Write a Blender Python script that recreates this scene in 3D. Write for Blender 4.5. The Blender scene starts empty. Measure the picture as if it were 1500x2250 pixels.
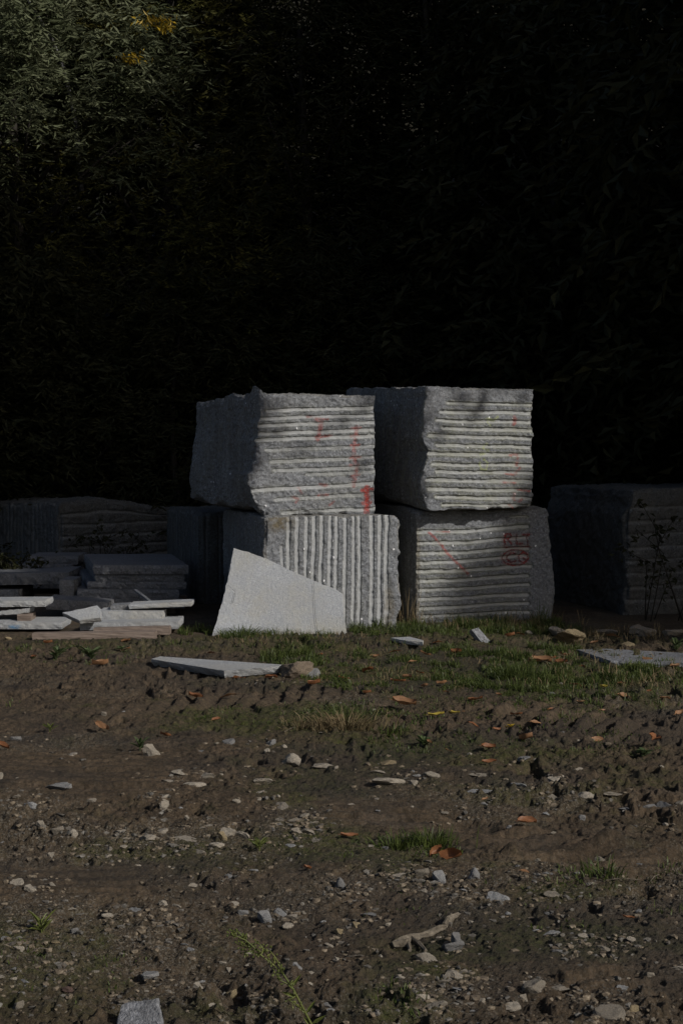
import bpy, bmesh, math, random
import numpy as np
from mathutils import Vector, Matrix
from mathutils.noise import noise as mnoise

random.seed(7)
rng = np.random.default_rng(11)
SC = bpy.context.scene
COL = SC.collection
R = math.radians

# ------------------------------------------------------------------ camera, sky, sun, exposure
CAM_H, FPX, CX, CY, HOR = 1.65, 3600.0, 750.0, 1125.0, 980.0
PITCH = math.atan((CY - HOR) / FPX)
cam_d = bpy.data.cameras.new('camera')
cam = bpy.data.objects.new('camera', cam_d); COL.objects.link(cam)
cam.location = (0, 0, CAM_H)
cam.rotation_euler = (math.pi / 2 - PITCH, 0, 0)
cam_d.sensor_fit = 'VERTICAL'; cam_d.sensor_height = 36.0
cam_d.lens = 36.0 * FPX / 2250.0
cam_d.clip_start = 0.05; cam_d.clip_end = 2000
SC.camera = cam

SUN_E, SUN_A = R(32), R(52)          # elevation; azimuth to the right of "behind the camera"
TO_SUN = Vector((math.sin(SUN_A) * math.cos(SUN_E), -math.cos(SUN_A) * math.cos(SUN_E), math.sin(SUN_E)))
w = bpy.data.worlds.new('World'); SC.world = w; w.use_nodes = True
nt = w.node_tree
sky = nt.nodes.new('ShaderNodeTexSky'); sky.sky_type = 'NISHITA'; sky.sun_disc = False
sky.sun_elevation = SUN_E
sky.sun_rotation = math.pi - SUN_A
sky.air_density = 0.8; sky.dust_density = 3.0; sky.ozone_density = 1.0
bg = nt.nodes['Background']; bg.inputs['Strength'].default_value = 0.064
nt.links.new(sky.outputs[0], bg.inputs[0])
sd = bpy.data.lights.new('sun', 'SUN'); sd.energy = 3.3; sd.angle = R(0.53); sd.color = (1.0, 0.955, 0.90)
sun = bpy.data.objects.new('sun', sd); COL.objects.link(sun)
sun.rotation_euler = TO_SUN.to_track_quat('Z', 'Y').to_euler()
SC.view_settings.view_transform = 'Standard'; SC.view_settings.look = 'None'
SC.view_settings.gamma = 1; SC.view_settings.exposure = 0.0
SC.cycles.max_bounces = 5; SC.cycles.diffuse_bounces = 3

# ------------------------------------------------------------------ numpy noise
def _h(ix, iy, iz, seed):
    n = (ix.astype(np.int64) * 374761393 + iy.astype(np.int64) * 668265263 + iz.astype(np.int64) * 2147483647 + seed * 974634777) & 0xffffffff
    n = ((n ^ (n >> 13)) * 1274126177) & 0xffffffff
    n = ((n ^ (n >> 16)) * 2246822519) & 0xffffffff
    return ((n ^ (n >> 15)) & 0xffffff) / float(0xffffff)
def vn2(x, y, seed=0):
    ix, iy = np.floor(x), np.floor(y); fx, fy = x - ix, y - iy
    fx = fx * fx * (3 - 2 * fx); fy = fy * fy * (3 - 2 * fy); z = np.zeros_like(ix)
    a = _h(ix, iy, z, seed); b = _h(ix + 1, iy, z, seed); c = _h(ix, iy + 1, z, seed); d = _h(ix + 1, iy + 1, z, seed)
    return (a + (b - a) * fx) * (1 - fy) + (c + (d - c) * fx) * fy
def fbm2(x, y, o=4, seed=0, gain=0.5):
    s = 0; a = 1; t = 0
    for k in range(o):
        s = s + a * (vn2(x + k * 17.3, y - k * 9.1, seed + k) * 2 - 1); t += a; a *= gain
        x, y = x * 1.62 + y * 1.18, y * 1.62 - x * 1.18      # rotate and double
    return s / t
def vn3(x, y, z, seed=0):
    ix, iy, iz = np.floor(x), np.floor(y), np.floor(z); fx, fy, fz = x - ix, y - iy, z - iz
    fx = fx * fx * (3 - 2 * fx); fy = fy * fy * (3 - 2 * fy); fz = fz * fz * (3 - 2 * fz)
    def L(k):
        a = _h(ix, iy, iz + k, seed); b = _h(ix + 1, iy, iz + k, seed); c = _h(ix, iy + 1, iz + k, seed); d = _h(ix + 1, iy + 1, iz + k, seed)
        return (a + (b - a) * fx) * (1 - fy) + (c + (d - c) * fx) * fy
    l0 = L(0); return l0 + (L(1) - l0) * fz
def fbm3(x, y, z, o=3, seed=0, gain=0.5):
    s = 0; a = 1; t = 0
    for k in range(o):
        s = s + a * (vn3(x + k * 5.7, y + k * 3.1, z - k * 7.7, seed + k) * 2 - 1); t += a; a *= gain
        x, y, z = x * 2.03, y * 2.03, z * 2.03
    return s / t
def cell2(x, y, seed=0):
    """F1 distance and the cell's random number"""
    ix, iy = np.floor(x), np.floor(y); best = np.full(x.shape, 9.0); rid = np.zeros(x.shape)
    zz = np.zeros_like(ix)
    for dx in (-1, 0, 1):
        for dy in (-1, 0, 1):
            jx, jy = ix + dx, iy + dy
            d = np.hypot(jx + _h(jx, jy, zz, seed) - x, jy + _h(jx, jy, zz + 1, seed) - y)
            m = d < best; best = np.where(m, d, best); rid = np.where(m, _h(jx, jy, zz + 2, seed), rid)
    return best, rid
def sstep(a, b, x):
    t = np.clip((x - a) / (b - a), 0, 1); return t * t * (3 - 2 * t)

# ------------------------------------------------------------------ the photograph's pixels -> points in the place
FV = np.array([0, math.cos(PITCH), -math.sin(PITCH)]); UV = np.array([0, math.sin(PITCH), math.cos(PITCH)])
def ray(px, py):
    px = np.asarray(px, float); py = np.asarray(py, float)
    d = FV * FPX + UV * (CY - py)[..., None]
    d = d + np.stack([px - CX, px * 0, px * 0], -1)
    return d
def at(px, py, Y):
    d = ray(px, py); return Vector((np.array([0, 0, CAM_H]) + d * (Y / d[..., 1])).tolist())
def on_plane(px, py, p0, n):
    d = ray(px, py); o = np.array([0, 0, CAM_H])
    t = np.dot(np.array(p0) - o, n) / np.dot(d, n)
    return Vector((o + d * t).tolist())

# ------------------------------------------------------------------ the ground's height
def track(x, y, p, q, half, pitch, slant, seed, amp=1.0):
    """a tyre rut from p to q; lug prints cross it at a slant; returns height and mask"""
    p, q = np.array(p), np.array(q); L = np.linalg.norm(q - p); t = (q - p) / L; n = np.array([-t[1], t[0]])
    u = (x - p[0]) * t[0] + (y - p[1]) * t[1]; v = (x - p[0]) * n[0] + (y - p[1]) * n[1]
    v = v + 0.08 * (vn2(u * 1.3, u * 0, seed) - .5)
    m = (1 - sstep(half * .75, half * 1.15, np.abs(v) + .06 * (vn2(x * 9, y * 9, seed + 6) - .5))) * sstep(0, .25, u) * (1 - sstep(L - .25, L, u))
    wob = 0.035 * fbm2(x * 5, y * 5, 3, seed)
    ph = (u - v * slant + wob) / pitch; f = ph - np.floor(ph); bid = _h(np.floor(ph), np.floor(ph) * 0, np.floor(ph) * 0, seed)
    bar = sstep(.04, .20, f) * (1 - sstep(.45, .95, f))
    br = (.45 + .55 * bid) * (.5 + .5 * sstep(.25, .6, vn2(x * 5, y * 5, seed + 3)))
    return (m * (-.032 + .075 * bar * br)) * amp, m
def gxy(px, py, h=0.0):
    v = on_plane(px, py, (0, 0, h), np.array([0, 0, 1.0])); return (v.x, v.y)
TR = [(gxy(1030, 1545), gxy(1480, 1612), .26, .13, -.41, 5, 1.0), (gxy(860, 1790), gxy(1520, 1930), .20, .15, .71, 9, 1.9),
      ((-1.2, 7.5), (-1.35, 9.2), .50, .14, .1, 12, .45), (gxy(860, 1825), gxy(850, 1735), .34, .13, .1, 15, .6),
      (gxy(150, 1572), gxy(800, 1505), .26, .17, .8, 21, .7), (gxy(150, 2000), gxy(120, 1880), .34, .12, .1, 25, .35),
      (gxy(1120, 2080), gxy(1420, 2190), .10, .10, .6, 31, .6)]
def ground_fields(x, y):
    x = np.asarray(x, float); y = np.asarray(y, float)
    near = 1 - sstep(19, 22, y)
    zone = (1 - sstep(3.6, 5.0, np.abs(x) - np.maximum(y - 12, 0) * .1)) * (1 - sstep(15.5, 17, y)) * sstep(1, 3, y)
    big = fbm2(x * .55, y * .55, 3, 1) * .035 + fbm2(x * 1.7, y * 1.7, 2, 2) * .018
    rough = sstep(.30, .72, vn2(x * .9 + 4, y * .9, 40) * .6 + vn2(x * 2.6, y * 2.6, 41) * .4)
    h = big
    tm = np.zeros_like(x); th = np.zeros_like(x)
    for p, q, hf, pt, sl, sd_, am in TR:
        a, m = track(x, y, p, q, hf, pt, sl, sd_, am); th = th + a; tm = np.maximum(tm, m)
    # clods: two sizes of lumps with crisp sides
    wx = x + .05 * fbm2(x * 12, y * 12, 3, 50); wy = y + .05 * fbm2(x * 12 + 3, y * 12 + 8, 3, 51)
    d1, r1 = cell2(wx * 15, wy * 17, 60); d2, r2 = cell2(wx * 41, wy * 43, 61)
    c1 = (1 - sstep(.12, .55, d1)) * np.where(r1 > .66, r1 * vn2(x * 30, y * 30, 63), 0) * .050
    c2 = (1 - sstep(.15, .55, d2)) * np.where(r2 > .5, r2, 0) * .012
    amt = (.18 + .82 * rough) * (1 - .9 * tm)
    fine = fbm2(x * 24, y * 24, 5, 70, .68) * .019 + np.abs(fbm2(x * 7, y * 7, 3, 72)) * -.040 * amt
    pits = -sstep(.66, .80, vn2(wx * 9, wy * 9, 75)) * .055 * amt
    h = h + (c1 * amt + c2 * (.35 + .65 * amt) + pits) * zone + fine * (.25 + .75 * zone) * (1 - .5 * tm) + th
    # bank of thrown-up soil in front of the blocks
    bank = np.exp(-((y - 13.62 - .12 * fbm2(x * .8, y * 0, 2, 80)) / .34) ** 2) * (1 - sstep(2.4, 3.4, np.abs(x)))
    bank = bank * (1 - .85 * sstep(-1.2, -2.0, x) * sstep(13.3, 13.7, y))
    h = h + bank * (.010 + .035 * np.abs(fbm2(x * 4, y * 4, 3, 82)) + c1 * .8)
    # mound by the lying slab, hollow below it
    m2 = np.exp(-(((x + .35) / .75) ** 2 + ((y - 11.2) / .28) ** 2)); h = h + m2 * (.015 + c1 * 1.2)
    flat = sstep(14.3, 14.7, y); h = h * (1 - .75 * flat) - .028 * sstep(13.7, 14.3, y)
    hill = sstep(22.5, 30, y) * (y - 22.5) * .55
    hill = np.minimum(hill, 40 + fbm2(x * .05, y * .05, 2, 91) * 6) * (1 + .12 * fbm2(x * .12, y * .12, 3, 90))
    h = h * near + hill + sstep(20, 26, y) * fbm2(x * .6, y * .6, 3, 92) * .3
    mossr = 0
    for (mx, my, rx, ry, wt) in ((600, 1572, 230, 34, 1.2), (900, 1470, 330, 50, .8), (1050, 1650, 300, 30, .7), (1300, 1480, 320, 60, .8), (900, 1640, 240, 34, .8),
                                 (1100, 1725, 300, 30, .35), (690, 1840, 130, 40, .8), (820, 1880, 200, 34, .8), (330, 1870, 260, 40, .4),
                                 (1150, 2060, 360, 50, .75), (1300, 1950, 200, 40, .4), (920, 2120, 150, 40, .6), (150, 2130, 260, 60, .35),
                                 (450, 2230, 500, 60, .35), (850, 2200, 150, 50, .8), (60, 2060, 160, 40, .7), (600, 1410, 900, 25, .55), (1050, 1385, 300, 20, 1), (700, 1720, 200, 60, .5),
                                 (1400, 1700, 150, 40, .3)):
        cxy = gxy(mx, my); k = CAM_H * FPX / (my - HOR); sx = rx / FPX * k
        sy = ry / (my - HOR) * k
        mossr = np.maximum(mossr, wt * np.exp(-(((x - cxy[0]) / sx) ** 2 + ((y - cxy[1]) / sy) ** 2)))
    mn = fbm2(x * 5, y * 5, 4, 100, .65)
    moss = sstep(.03, .56, mossr * .8 + mn * .45) * (1 - .8 * tm)
    grav = sstep(.45, .72, vn2(x * 1.3 + 9, y * 1.3, 110) * .55 + vn2(x * 5, y * 5, 111) * .25 + .28 * sstep(8.5, 5.0, y)) * (1 - .8 * tm)
    wet = sstep(.52, .75, vn2(x * 1.1, y * 1.6, 120) * .7 + vn2(x * 6, y * 6, 121) * .3)
    wc = gxy(480, 1680); wet = np.maximum(wet, np.exp(-(((x - wc[0]) / .28) ** 2 + ((y - wc[1]) / .25) ** 2)))
    wc = gxy(490, 1502); wet = np.maximum(wet, np.exp(-(((x - wc[0]) / .3) ** 2 + ((y - wc[1]) / .16) ** 2)))
    return h, moss, grav, wet
def gz(x, y):
    return float(ground_fields(np.array([x]), np.array([y]))[0][0])
def gzs(xs, ys):
    return ground_fields(np.array(xs, float), np.array(ys, float))[0]
def ground_pts(px, py):
    """points of the ground seen at these pixels"""
    px = np.atleast_1d(np.asarray(px, float)); py = np.atleast_1d(np.asarray(py, float))
    d = ray(px, py); h = np.zeros(px.shape)
    for _ in range(4):
        t = (h - CAM_H) / d[:, 2]; x = d[:, 0] * t; y = d[:, 1] * t
        h = h * .4 + .6 * gzs(x, y)
    return x, y, gzs(x, y)
def gp(px, py):
    x, y, z = ground_pts([px], [py]); return Vector((float(x[0]), float(y[0]), float(z[0])))

# ------------------------------------------------------------------ mesh and tag helpers
def tag(o, label=None, cat=None, group=None, kind=None):
    if label: o['label'] = label
    if cat: o['category'] = cat
    if group: o['group'] = group
    if kind: o['kind'] = kind
    return o
def thing(name, label, cat, loc=(0, 0, 0), rz=0, group=None):
    o = bpy.data.objects.new(name, None); COL.objects.link(o); o.location = loc; o.rotation_euler = (0, 0, rz)
    o.empty_display_size = .2
    return tag(o, label, cat, group)
def mesh_np(name, verts, faces, mat=None, parent=None, smooth=True, attrs=None):
    """verts (n,3), faces (m,k) arrays, all faces with the same number of corners"""
    verts = np.ascontiguousarray(verts, np.float32); faces = np.ascontiguousarray(faces, np.int32); k = faces.shape[1]
    me = bpy.data.meshes.new(name)
    me.vertices.add(len(verts)); me.vertices.foreach_set('co', verts.ravel())
    me.loops.add(faces.size); me.loops.foreach_set('vertex_index', faces.ravel())
    me.polygons.add(len(faces)); me.polygons.foreach_set('loop_start', np.arange(0, faces.size, k, dtype=np.int32))
    me.polygons.foreach_set('loop_total', np.full(len(faces), k, np.int32))
    me.polygons.foreach_set('use_smooth', np.full(len(faces), smooth, bool))
    for an, av in (attrs or {}).items():
        a = me.attributes.new(an, 'FLOAT_COLOR', 'POINT')
        c = np.ones((len(verts), 4), np.float32); c[:, :av.shape[1]] = av; a.data.foreach_set('color', c.ravel())
    me.update(calc_edges=True)
    if mat: me.materials.append(mat)
    o = bpy.data.objects.new(name, me); COL.objects.link(o)
    if parent is not None: o.parent = parent
    return o
def mesh_py(name, verts, faces, mat=None, parent=None, smooth=False):
    me = bpy.data.meshes.new(name); me.from_pydata([tuple(v) for v in verts], [], faces); me.update()
    if mat: me.materials.append(mat)
    if smooth:
        for p in me.polygons: p.use_smooth = True
    o = bpy.data.objects.new(name, me); COL.objects.link(o)
    if parent is not None: o.parent = parent
    return o
def tube_arrays(pts, rads, sides=8, seed=0, rough=0.0):
    pts = [Vector(p) for p in pts]; V = []; F = []
    for i, p in enumerate(pts):
        d = (pts[min(i + 1, len(pts) - 1)] - pts[max(i - 1, 0)]).normalized()
        a = d.cross(Vector((0.31, .95, .05))).normalized(); b = d.cross(a)
        for s in range(sides):
            an = 2 * math.pi * s / sides
            rr = rads[i] * (1 + rough * mnoise(Vector((p.x * 9 + seed, p.z * 9 + p.y * 9, an * 2))))
            V.append(p + (a * math.cos(an) + b * math.sin(an)) * rr)
    for i in range(len(pts) - 1):
        for s in range(sides):
            F.append((i * sides + s, i * sides + (s + 1) % sides, (i + 1) * sides + (s + 1) % sides, (i + 1) * sides + s))
    F.append(tuple(range(sides))[::-1]); F.append(tuple(range((len(pts) - 1) * sides, len(pts) * sides)))
    return V, F
def join_arrays(parts):
    V = []; F = []
    for v, f in parts:
        o = len(V); V += list(v); F += [tuple(i + o for i in q) for q in f]
    return V, F

# ------------------------------------------------------------------ materials
class NT:
    def __init__(s, name):
        s.m = bpy.data.materials.new(name); s.m.use_nodes = True; s.t = s.m.node_tree
        s.b = s.t.nodes['Principled BSDF']; s.out = s.t.nodes['Material Output']
        s.tc = s.t.nodes.new('ShaderNodeTexCoord')
    def n(s, kind, **kw):
        x = s.t.nodes.new(kind)
        for k, v in kw.items(): setattr(x, k, v)
        return x
    def l(s, a, b): s.t.links.new(a, b)
    def noise(s, scale, detail=4, rough=.6, vec=None, stretch=None, coord='Object'):
        x = s.n('ShaderNodeTexNoise'); x.inputs['Scale'].default_value = scale; x.inputs['Detail'].default_value = detail; x.inputs['Roughness'].default_value = rough
        v = vec or s.tc.outputs[coord]
        if stretch:
            mp = s.n('ShaderNodeMapping'); mp.inputs['Scale'].default_value = stretch; s.l(v, mp.inputs[0]); v = mp.outputs[0]
        s.l(v, x.inputs['Vector']); return x.outputs['Fac']
    def vor(s, scale, what='Distance', coord='Object', feature='F1'):
        x = s.n('ShaderNodeTexVoronoi', feature=feature); x.inputs['Scale'].default_value = scale; s.l(s.tc.outputs[coord], x.inputs['Vector']); return x.outputs[what]
    def ramp(s, f, stops):
        x = s.n('ShaderNodeValToRGB'); e = x.color_ramp.elements
        while len(e) < len(stops): e.new(.5)
        for el, (p, c) in zip(e, stops):
            el.position = p; el.color = (*c, 1) if isinstance(c, tuple) else (c, c, c, 1)
        s.l(f, x.inputs[0]); return x.outputs[0]
    def mix(s, f, a, b, mode='MIX'):
        x = s.n('ShaderNodeMix', data_type='RGBA', blend_type=mode)
        for i, v in ((0, f), (6, a), (7, b)):
            if hasattr(v, 'type') and hasattr(v, 'links'): s.l(v, x.inputs[i])
            elif i == 0: x.inputs[0].default_value = v
            else: x.inputs[i].default_value = (*v, 1)
        return x.outputs[2]
    def math(s, op, a, b=0.0):
        x = s.n('ShaderNodeMath', operation=op)
        for i, v in ((0, a), (1, b)):
            if hasattr(v, 'links'): s.l(v, x.inputs[i])
            else: x.inputs[i].default_value = v
        return x.outputs[0]
    def attr(s, name):
        x = s.n('ShaderNodeAttribute'); x.attribute_name = name
        y = s.n('ShaderNodeSeparateColor'); s.l(x.outputs['Color'], y.inputs[0]); return y.outputs
    def bump(s, h, strength, dist):
        x = s.n('ShaderNodeBump'); x.inputs['Strength'].default_value = strength; x.inputs['Distance'].default_value = dist
        s.l(h, x.inputs['Height']); s.l(x.outputs[0], s.b.inputs['Normal'])
    def fin(s, col, rough=.85, spec=.3):
        if hasattr(col, 'links'): s.l(col, s.b.inputs['Base Color'])
        else: s.b.inputs['Base Color'].default_value = (*col, 1)
        if hasattr(rough, 'links'): s.l(rough, s.b.inputs['Roughness'])
        else: s.b.inputs['Roughness'].default_value = rough
        s.b.inputs['Specular IOR Level'].default_value = spec
        return s.m

def granite(name, base=(.215, .225, .24), warm=(.25, .24, .205), masks=False, speck=1.0, streak=None, warmth=.3, gw=.55, mud=False):
    k = NT(name)
    sp = k.noise(55, 3, .75)
    c = k.ramp(sp, [(.28, tuple(v * .42 for v in base)), (.46, tuple(v * .85 for v in base)), (.56, base), (.75, tuple(min(1, v * 1.75) for v in base))])
    c = k.mix(speck, base, c)
    fl = k.vor(75, 'Color'); fs = k.n('ShaderNodeSeparateColor'); k.l(fl, fs.inputs[0])
    c = k.mix(k.ramp(fs.outputs[0], [(.80, 0.0), (.84, .8 * speck ** 1.5)]), c, tuple(v * .28 for v in base))
    c = k.mix(k.ramp(fs.outputs[1], [(.90, 0.0), (.94, .6 * speck)]), c, tuple(min(.8, v * 2.1) for v in base))
    c = k.mix(k.ramp(k.noise(2.3, 5, .65), [(.42, 0.0), (.72, warmth)]), c, warm)
    c = k.mix(k.ramp(k.noise(1.1, 6, .7), [(.4, 0.0), (.8, .5)]), c, tuple(v * .6 for v in base))
    if mud:
        sz_ = k.n('ShaderNodeSeparateXYZ'); k.l(k.tc.outputs['Object'], sz_.inputs[0])
        zz_ = k.math('ADD', sz_.outputs[2], k.math('MULTIPLY', k.noise(9, 5, .7), -.16))
        c = k.mix(k.ramp(zz_, [(.0, .75), (.06, 0.0)]), c, (.11, .088, .06))
    if speck < .5:
        c = k.mix(k.ramp(k.noise(4.5, 7, .7), [(.40, .42), (.62, 0.0)]), c, tuple(v * .55 for v in base))
    if streak:
        c = k.mix(k.ramp(k.noise(6, 5, .7, stretch=streak), [(.42, 0.0), (.68, .6)]), c, (.10, .095, .085))
    rough = .8
    if masks:
        a = k.attr('mask')
        c = k.mix(k.math('MULTIPLY', a[0], gw), c, (.46, .47, .475))                                     # ground smooth by the drill: paler
        al = k.math('MULTIPLY', a[1], k.ramp(k.noise(5, 5, .7), [(.35, .15), (.65, 1.0)]))
        c = k.mix(k.math('MULTIPLY', al, .85), c, (.20, .20, .10))                                     # algae
        c = k.mix(k.math('MULTIPLY', a[2], k.ramp(k.noise(14, 4, .7), [(.35, .2), (.6, 1.0)])), c, (.13, .105, .06))  # brown stain
    h = k.math('ADD', k.noise(38, 5, .75), k.math('MULTIPLY', k.noise(150, 2, .6), .5))
    if masks: h = k.math('MULTIPLY', h, k.math('SUBTRACT', 1.0, k.math('MULTIPLY', a[0], .75)))
    k.bump(h, 1.0, .018 if masks else .010)
    # mica glints, painted into the colour as near-white specks
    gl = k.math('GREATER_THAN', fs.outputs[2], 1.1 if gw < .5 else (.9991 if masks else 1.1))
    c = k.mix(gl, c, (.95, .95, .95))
    return k.fin(c, rough, .35)
M = {}
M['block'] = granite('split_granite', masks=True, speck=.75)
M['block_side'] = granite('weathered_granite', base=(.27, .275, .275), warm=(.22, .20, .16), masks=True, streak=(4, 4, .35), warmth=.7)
M['block_rear'] = granite('shade_darkened_granite', base=(.095, .10, .10), warm=(.08, .072, .055), masks=True, streak=(4, 4, .35), warmth=.7, gw=.08)  # rear blocks' shade put into a darker base colour and fainter grooves
M['slab_lean'] = granite('mud_splashed_sawn_granite', base=(.40, .415, .43), warm=(.33, .31, .24), speck=.32, warmth=.95, mud=True)
M['slab_dim'] = granite('darkened_slab_granite', base=(.15, .155, .165), warm=(.13, .12, .095), speck=.7)  # slab pile's shade put into a darkened base; also a dark loose stone
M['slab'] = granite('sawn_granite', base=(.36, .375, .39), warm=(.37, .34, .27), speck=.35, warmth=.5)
M['slab_light'] = granite('pale_sawn_granite', base=(.40, .415, .43), warm=(.36, .33, .25), speck=.40, warmth=.75)
M['slab_old'] = granite('weathered_darkened_granite', base=(.18, .187, .20), warm=(.19, .17, .13), speck=.8)  # weathered slabs, darkened further to stand in for partial shade
def mat_stone(name, base, warm):
    k = NT(name)
    oi = k.n('ShaderNodeObjectInfo')
    c = k.mix(k.ramp(k.noise(9, 5, .7), [(.35, 0.0), (.65, 1.0)]), base, warm)
    c = k.mix(k.ramp(k.noise(70, 3, .7), [(.4, 0.0), (.62, .55)]), c, tuple(v * .45 for v in base))
    hs = k.n('ShaderNodeHueSaturation'); k.l(c, hs.inputs['Color'])
    mr = k.n('ShaderNodeMapRange'); k.l(oi.outputs['Random'], mr.inputs[0]); mr.inputs[3].default_value = .6; mr.inputs[4].default_value = 1.2
    k.l(mr.outputs[0], hs.inputs['Value'])
    c = hs.outputs[0]
    # soil that clings to the stone
    c = k.mix(k.ramp(k.noise(16, 5, .75), [(.46, 0.0), (.60, .9)]), c, (.075, .056, .038))
    k.bump(k.noise(45, 5, .7), .7, .006)
    return k.fin(c, .85, .25)
M['stone'] = mat_stone('pale_field_stone', (.36, .335, .285), (.36, .31, .24))
M['stone_grey'] = mat_stone('grey_field_stone', (.26, .275, .29), (.31, .31, .30))
M['stone_yellow'] = mat_stone('ochre_field_stone', (.33, .27, .15), (.26, .20, .13))
M['stone_brown'] = mat_stone('brown_field_stone', (.19, .155, .12), (.22, .17, .12))
M['stone_red'] = mat_stone('reddish_field_stone', (.17, .10, .085), (.15, .10, .09))

def mat_ground():
    k = NT('trodden_soil')
    a = k.attr('mask')
    n1 = k.noise(3.0, 6, .7, coord='Object'); n2 = k.noise(30, 6, .75)
    c = k.ramp(n1, [(.3, (.052, .038, .025)), (.5, (.098, .070, .044)), (.7, (.150, .108, .070))])
    c = k.mix(k.ramp(n2, [(.38, .85), (.58, 0.0)]), c, (.028, .022, .014))
    grit = k.vor(140, 'Color'); gs = k.n('ShaderNodeSeparateColor'); k.l(grit, gs.inputs[0])
    c = k.mix(k.math('MULTIPLY', k.ramp(gs.outputs[0], [(.70, 0.0), (.9, .9)]), k.math('ADD', k.math('MULTIPLY', a[1], .8), .12)), c, (.20, .18, .15))
    c = k.mix(k.math('MULTIPLY', a[1], .30), c, (.085, .074, .050))
    mossc = k.ramp(k.noise(60, 4, .7), [(.3, (.024, .027, .008)), (.6, (.062, .068, .018)), (.8, (.105, .100, .030))])
    c = k.mix(k.math('MULTIPLY', a[0], k.ramp(k.noise(24, 5, .75), [(.38, .15), (.58, .95)])), c, mossc)
    c = k.mix(k.math('MULTIPLY', a[2], .45), c, (.036, .031, .026))
    # leaf litter on the slope behind
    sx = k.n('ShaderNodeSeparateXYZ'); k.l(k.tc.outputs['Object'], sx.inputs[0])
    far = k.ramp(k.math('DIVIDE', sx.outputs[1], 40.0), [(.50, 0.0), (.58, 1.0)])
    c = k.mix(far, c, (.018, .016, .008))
    h = k.math('ADD', k.math('MULTIPLY', k.noise(70, 6, .8), 1.0), k.math('MULTIPLY', k.vor(110, 'Distance'), k.math('MULTIPLY', a[1], -.5)))
    k.bump(h, 1.0, .020)
    rg = k.math('SUBTRACT', .95, k.math('MULTIPLY', a[2], .4))
    return k.fin(c, rg, .25)
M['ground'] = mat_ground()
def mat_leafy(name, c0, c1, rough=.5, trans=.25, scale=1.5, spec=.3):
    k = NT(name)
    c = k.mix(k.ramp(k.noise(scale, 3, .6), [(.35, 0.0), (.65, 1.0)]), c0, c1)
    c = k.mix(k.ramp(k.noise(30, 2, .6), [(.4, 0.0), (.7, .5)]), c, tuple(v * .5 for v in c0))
    k.fin(c, rough, spec)
    tr = k.n('ShaderNodeBsdfTranslucent'); k.l(c, tr.inputs[0]); mx = k.n('ShaderNodeMixShader'); mx.inputs[0].default_value = trans
    k.l(k.b.outputs[0], mx.inputs[1]); k.l(tr.outputs[0], mx.inputs[2]); k.l(mx.outputs[0], k.out.inputs[0])
    return k.m
M['leaf_willow'] = mat_leafy('slender_leaf', (.085, .10, .05), (.19, .205, .12), .6, spec=.1)  # silvery leaf; sunlit brightness of the top left partly put into its colour
M['leaf_dark'] = mat_leafy('dark_leaf', (.021, .024, .010), (.040, .040, .017), .6, spec=.12)  # leaf of the unlit trees: forest shade put into a darkened colour
M['leaf_yellow'] = mat_leafy('yellow_leaf', (.50, .34, .03), (.40, .30, .04), .5, .35)
M['leaf_olive'] = mat_leafy('olive_leaf', (.060, .064, .018), (.11, .10, .028), .55, spec=.15)  # olive tree's leaf where sunlit; its shaded twin takes the dark leaf
M['grass'] = mat_leafy('grass_blade', (.045, .066, .015), (.10, .125, .032), .5, .3, 4)
M['dry'] = mat_leafy('dry_grass', (.20, .15, .08), (.14, .11, .055), .7, .2, 6)
M['weed'] = mat_leafy('weed_green', (.11, .14, .038), (.17, .185, .05), .5, .3, 12)
M['weedleaf'] = mat_leafy('broad_weed', (.060, .090, .035), (.11, .14, .06), .5, .3, 12)
M['litter'] = mat_leafy('dry_brown_leaf', (.23, .095, .038), (.15, .065, .030), .55, .15, 20)
M['litter_pale'] = mat_leafy('pale_brown_leaf', (.27, .145, .07), (.19, .10, .05), .6, .15, 20)
M['litter_yellow'] = mat_leafy('yellow_fallen_leaf', (.40, .32, .05), (.30, .22, .04), .55, .15, 20)
def mat_bark(name, a, b, st):
    k = NT(name); c = k.ramp(k.noise(14, 5, .7, stretch=st), [(.35, a), (.65, b)]); k.bump(k.noise(20, 5, .7, stretch=st), .8, .01); return k.fin(c, .85, .2)
M['bark'] = mat_bark('bark', (.016, .014, .011), (.045, .04, .033), (3, 3, .5))
M['bark_pale'] = mat_bark('pale_bark', (.03, .03, .028), (.26, .26, .26), (1.5, 1.5, 2.5))
M['stick'] = mat_bark('bare_stick', (.06, .05, .036), (.18, .155, .12), (2, 2, 2))
M['twig'] = mat_bark('brown_twig', (.14, .09, .05), (.24, .16, .09), (2, 2, 2))
M['timber'] = mat_bark('rough_timber', (.12, .092, .075), (.25, .20, .165), (.35, 5, 5))
def mat_paint(name, col):
    k = NT(name); a = k.attr('paint')
    f = k.math('MULTIPLY', k.math('MINIMUM', k.math('MULTIPLY', a[0], .72), .8), k.ramp(k.noise(60, 4, .75), [(.36, .25), (.56, 1.0)]))
    k.fin(col, .6, .3)
    tr = k.n('ShaderNodeBsdfTransparent'); mx = k.n('ShaderNodeMixShader'); k.l(f, mx.inputs[0])
    k.l(tr.outputs[0], mx.inputs[1]); k.l(k.b.outputs[0], mx.inputs[2]); k.l(mx.outputs[0], k.out.inputs[0])
    return k.m
M['red'] = mat_paint('red_spray_paint', (.42, .055, .04))
M['dark_red'] = mat_paint('dark_red_paint', (.24, .022, .02))
M['lime'] = mat_paint('lime_spray_paint', (.50, .56, .22))
M['blue'] = mat_paint('blue_spray_paint', (.06, .22, .42))

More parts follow.
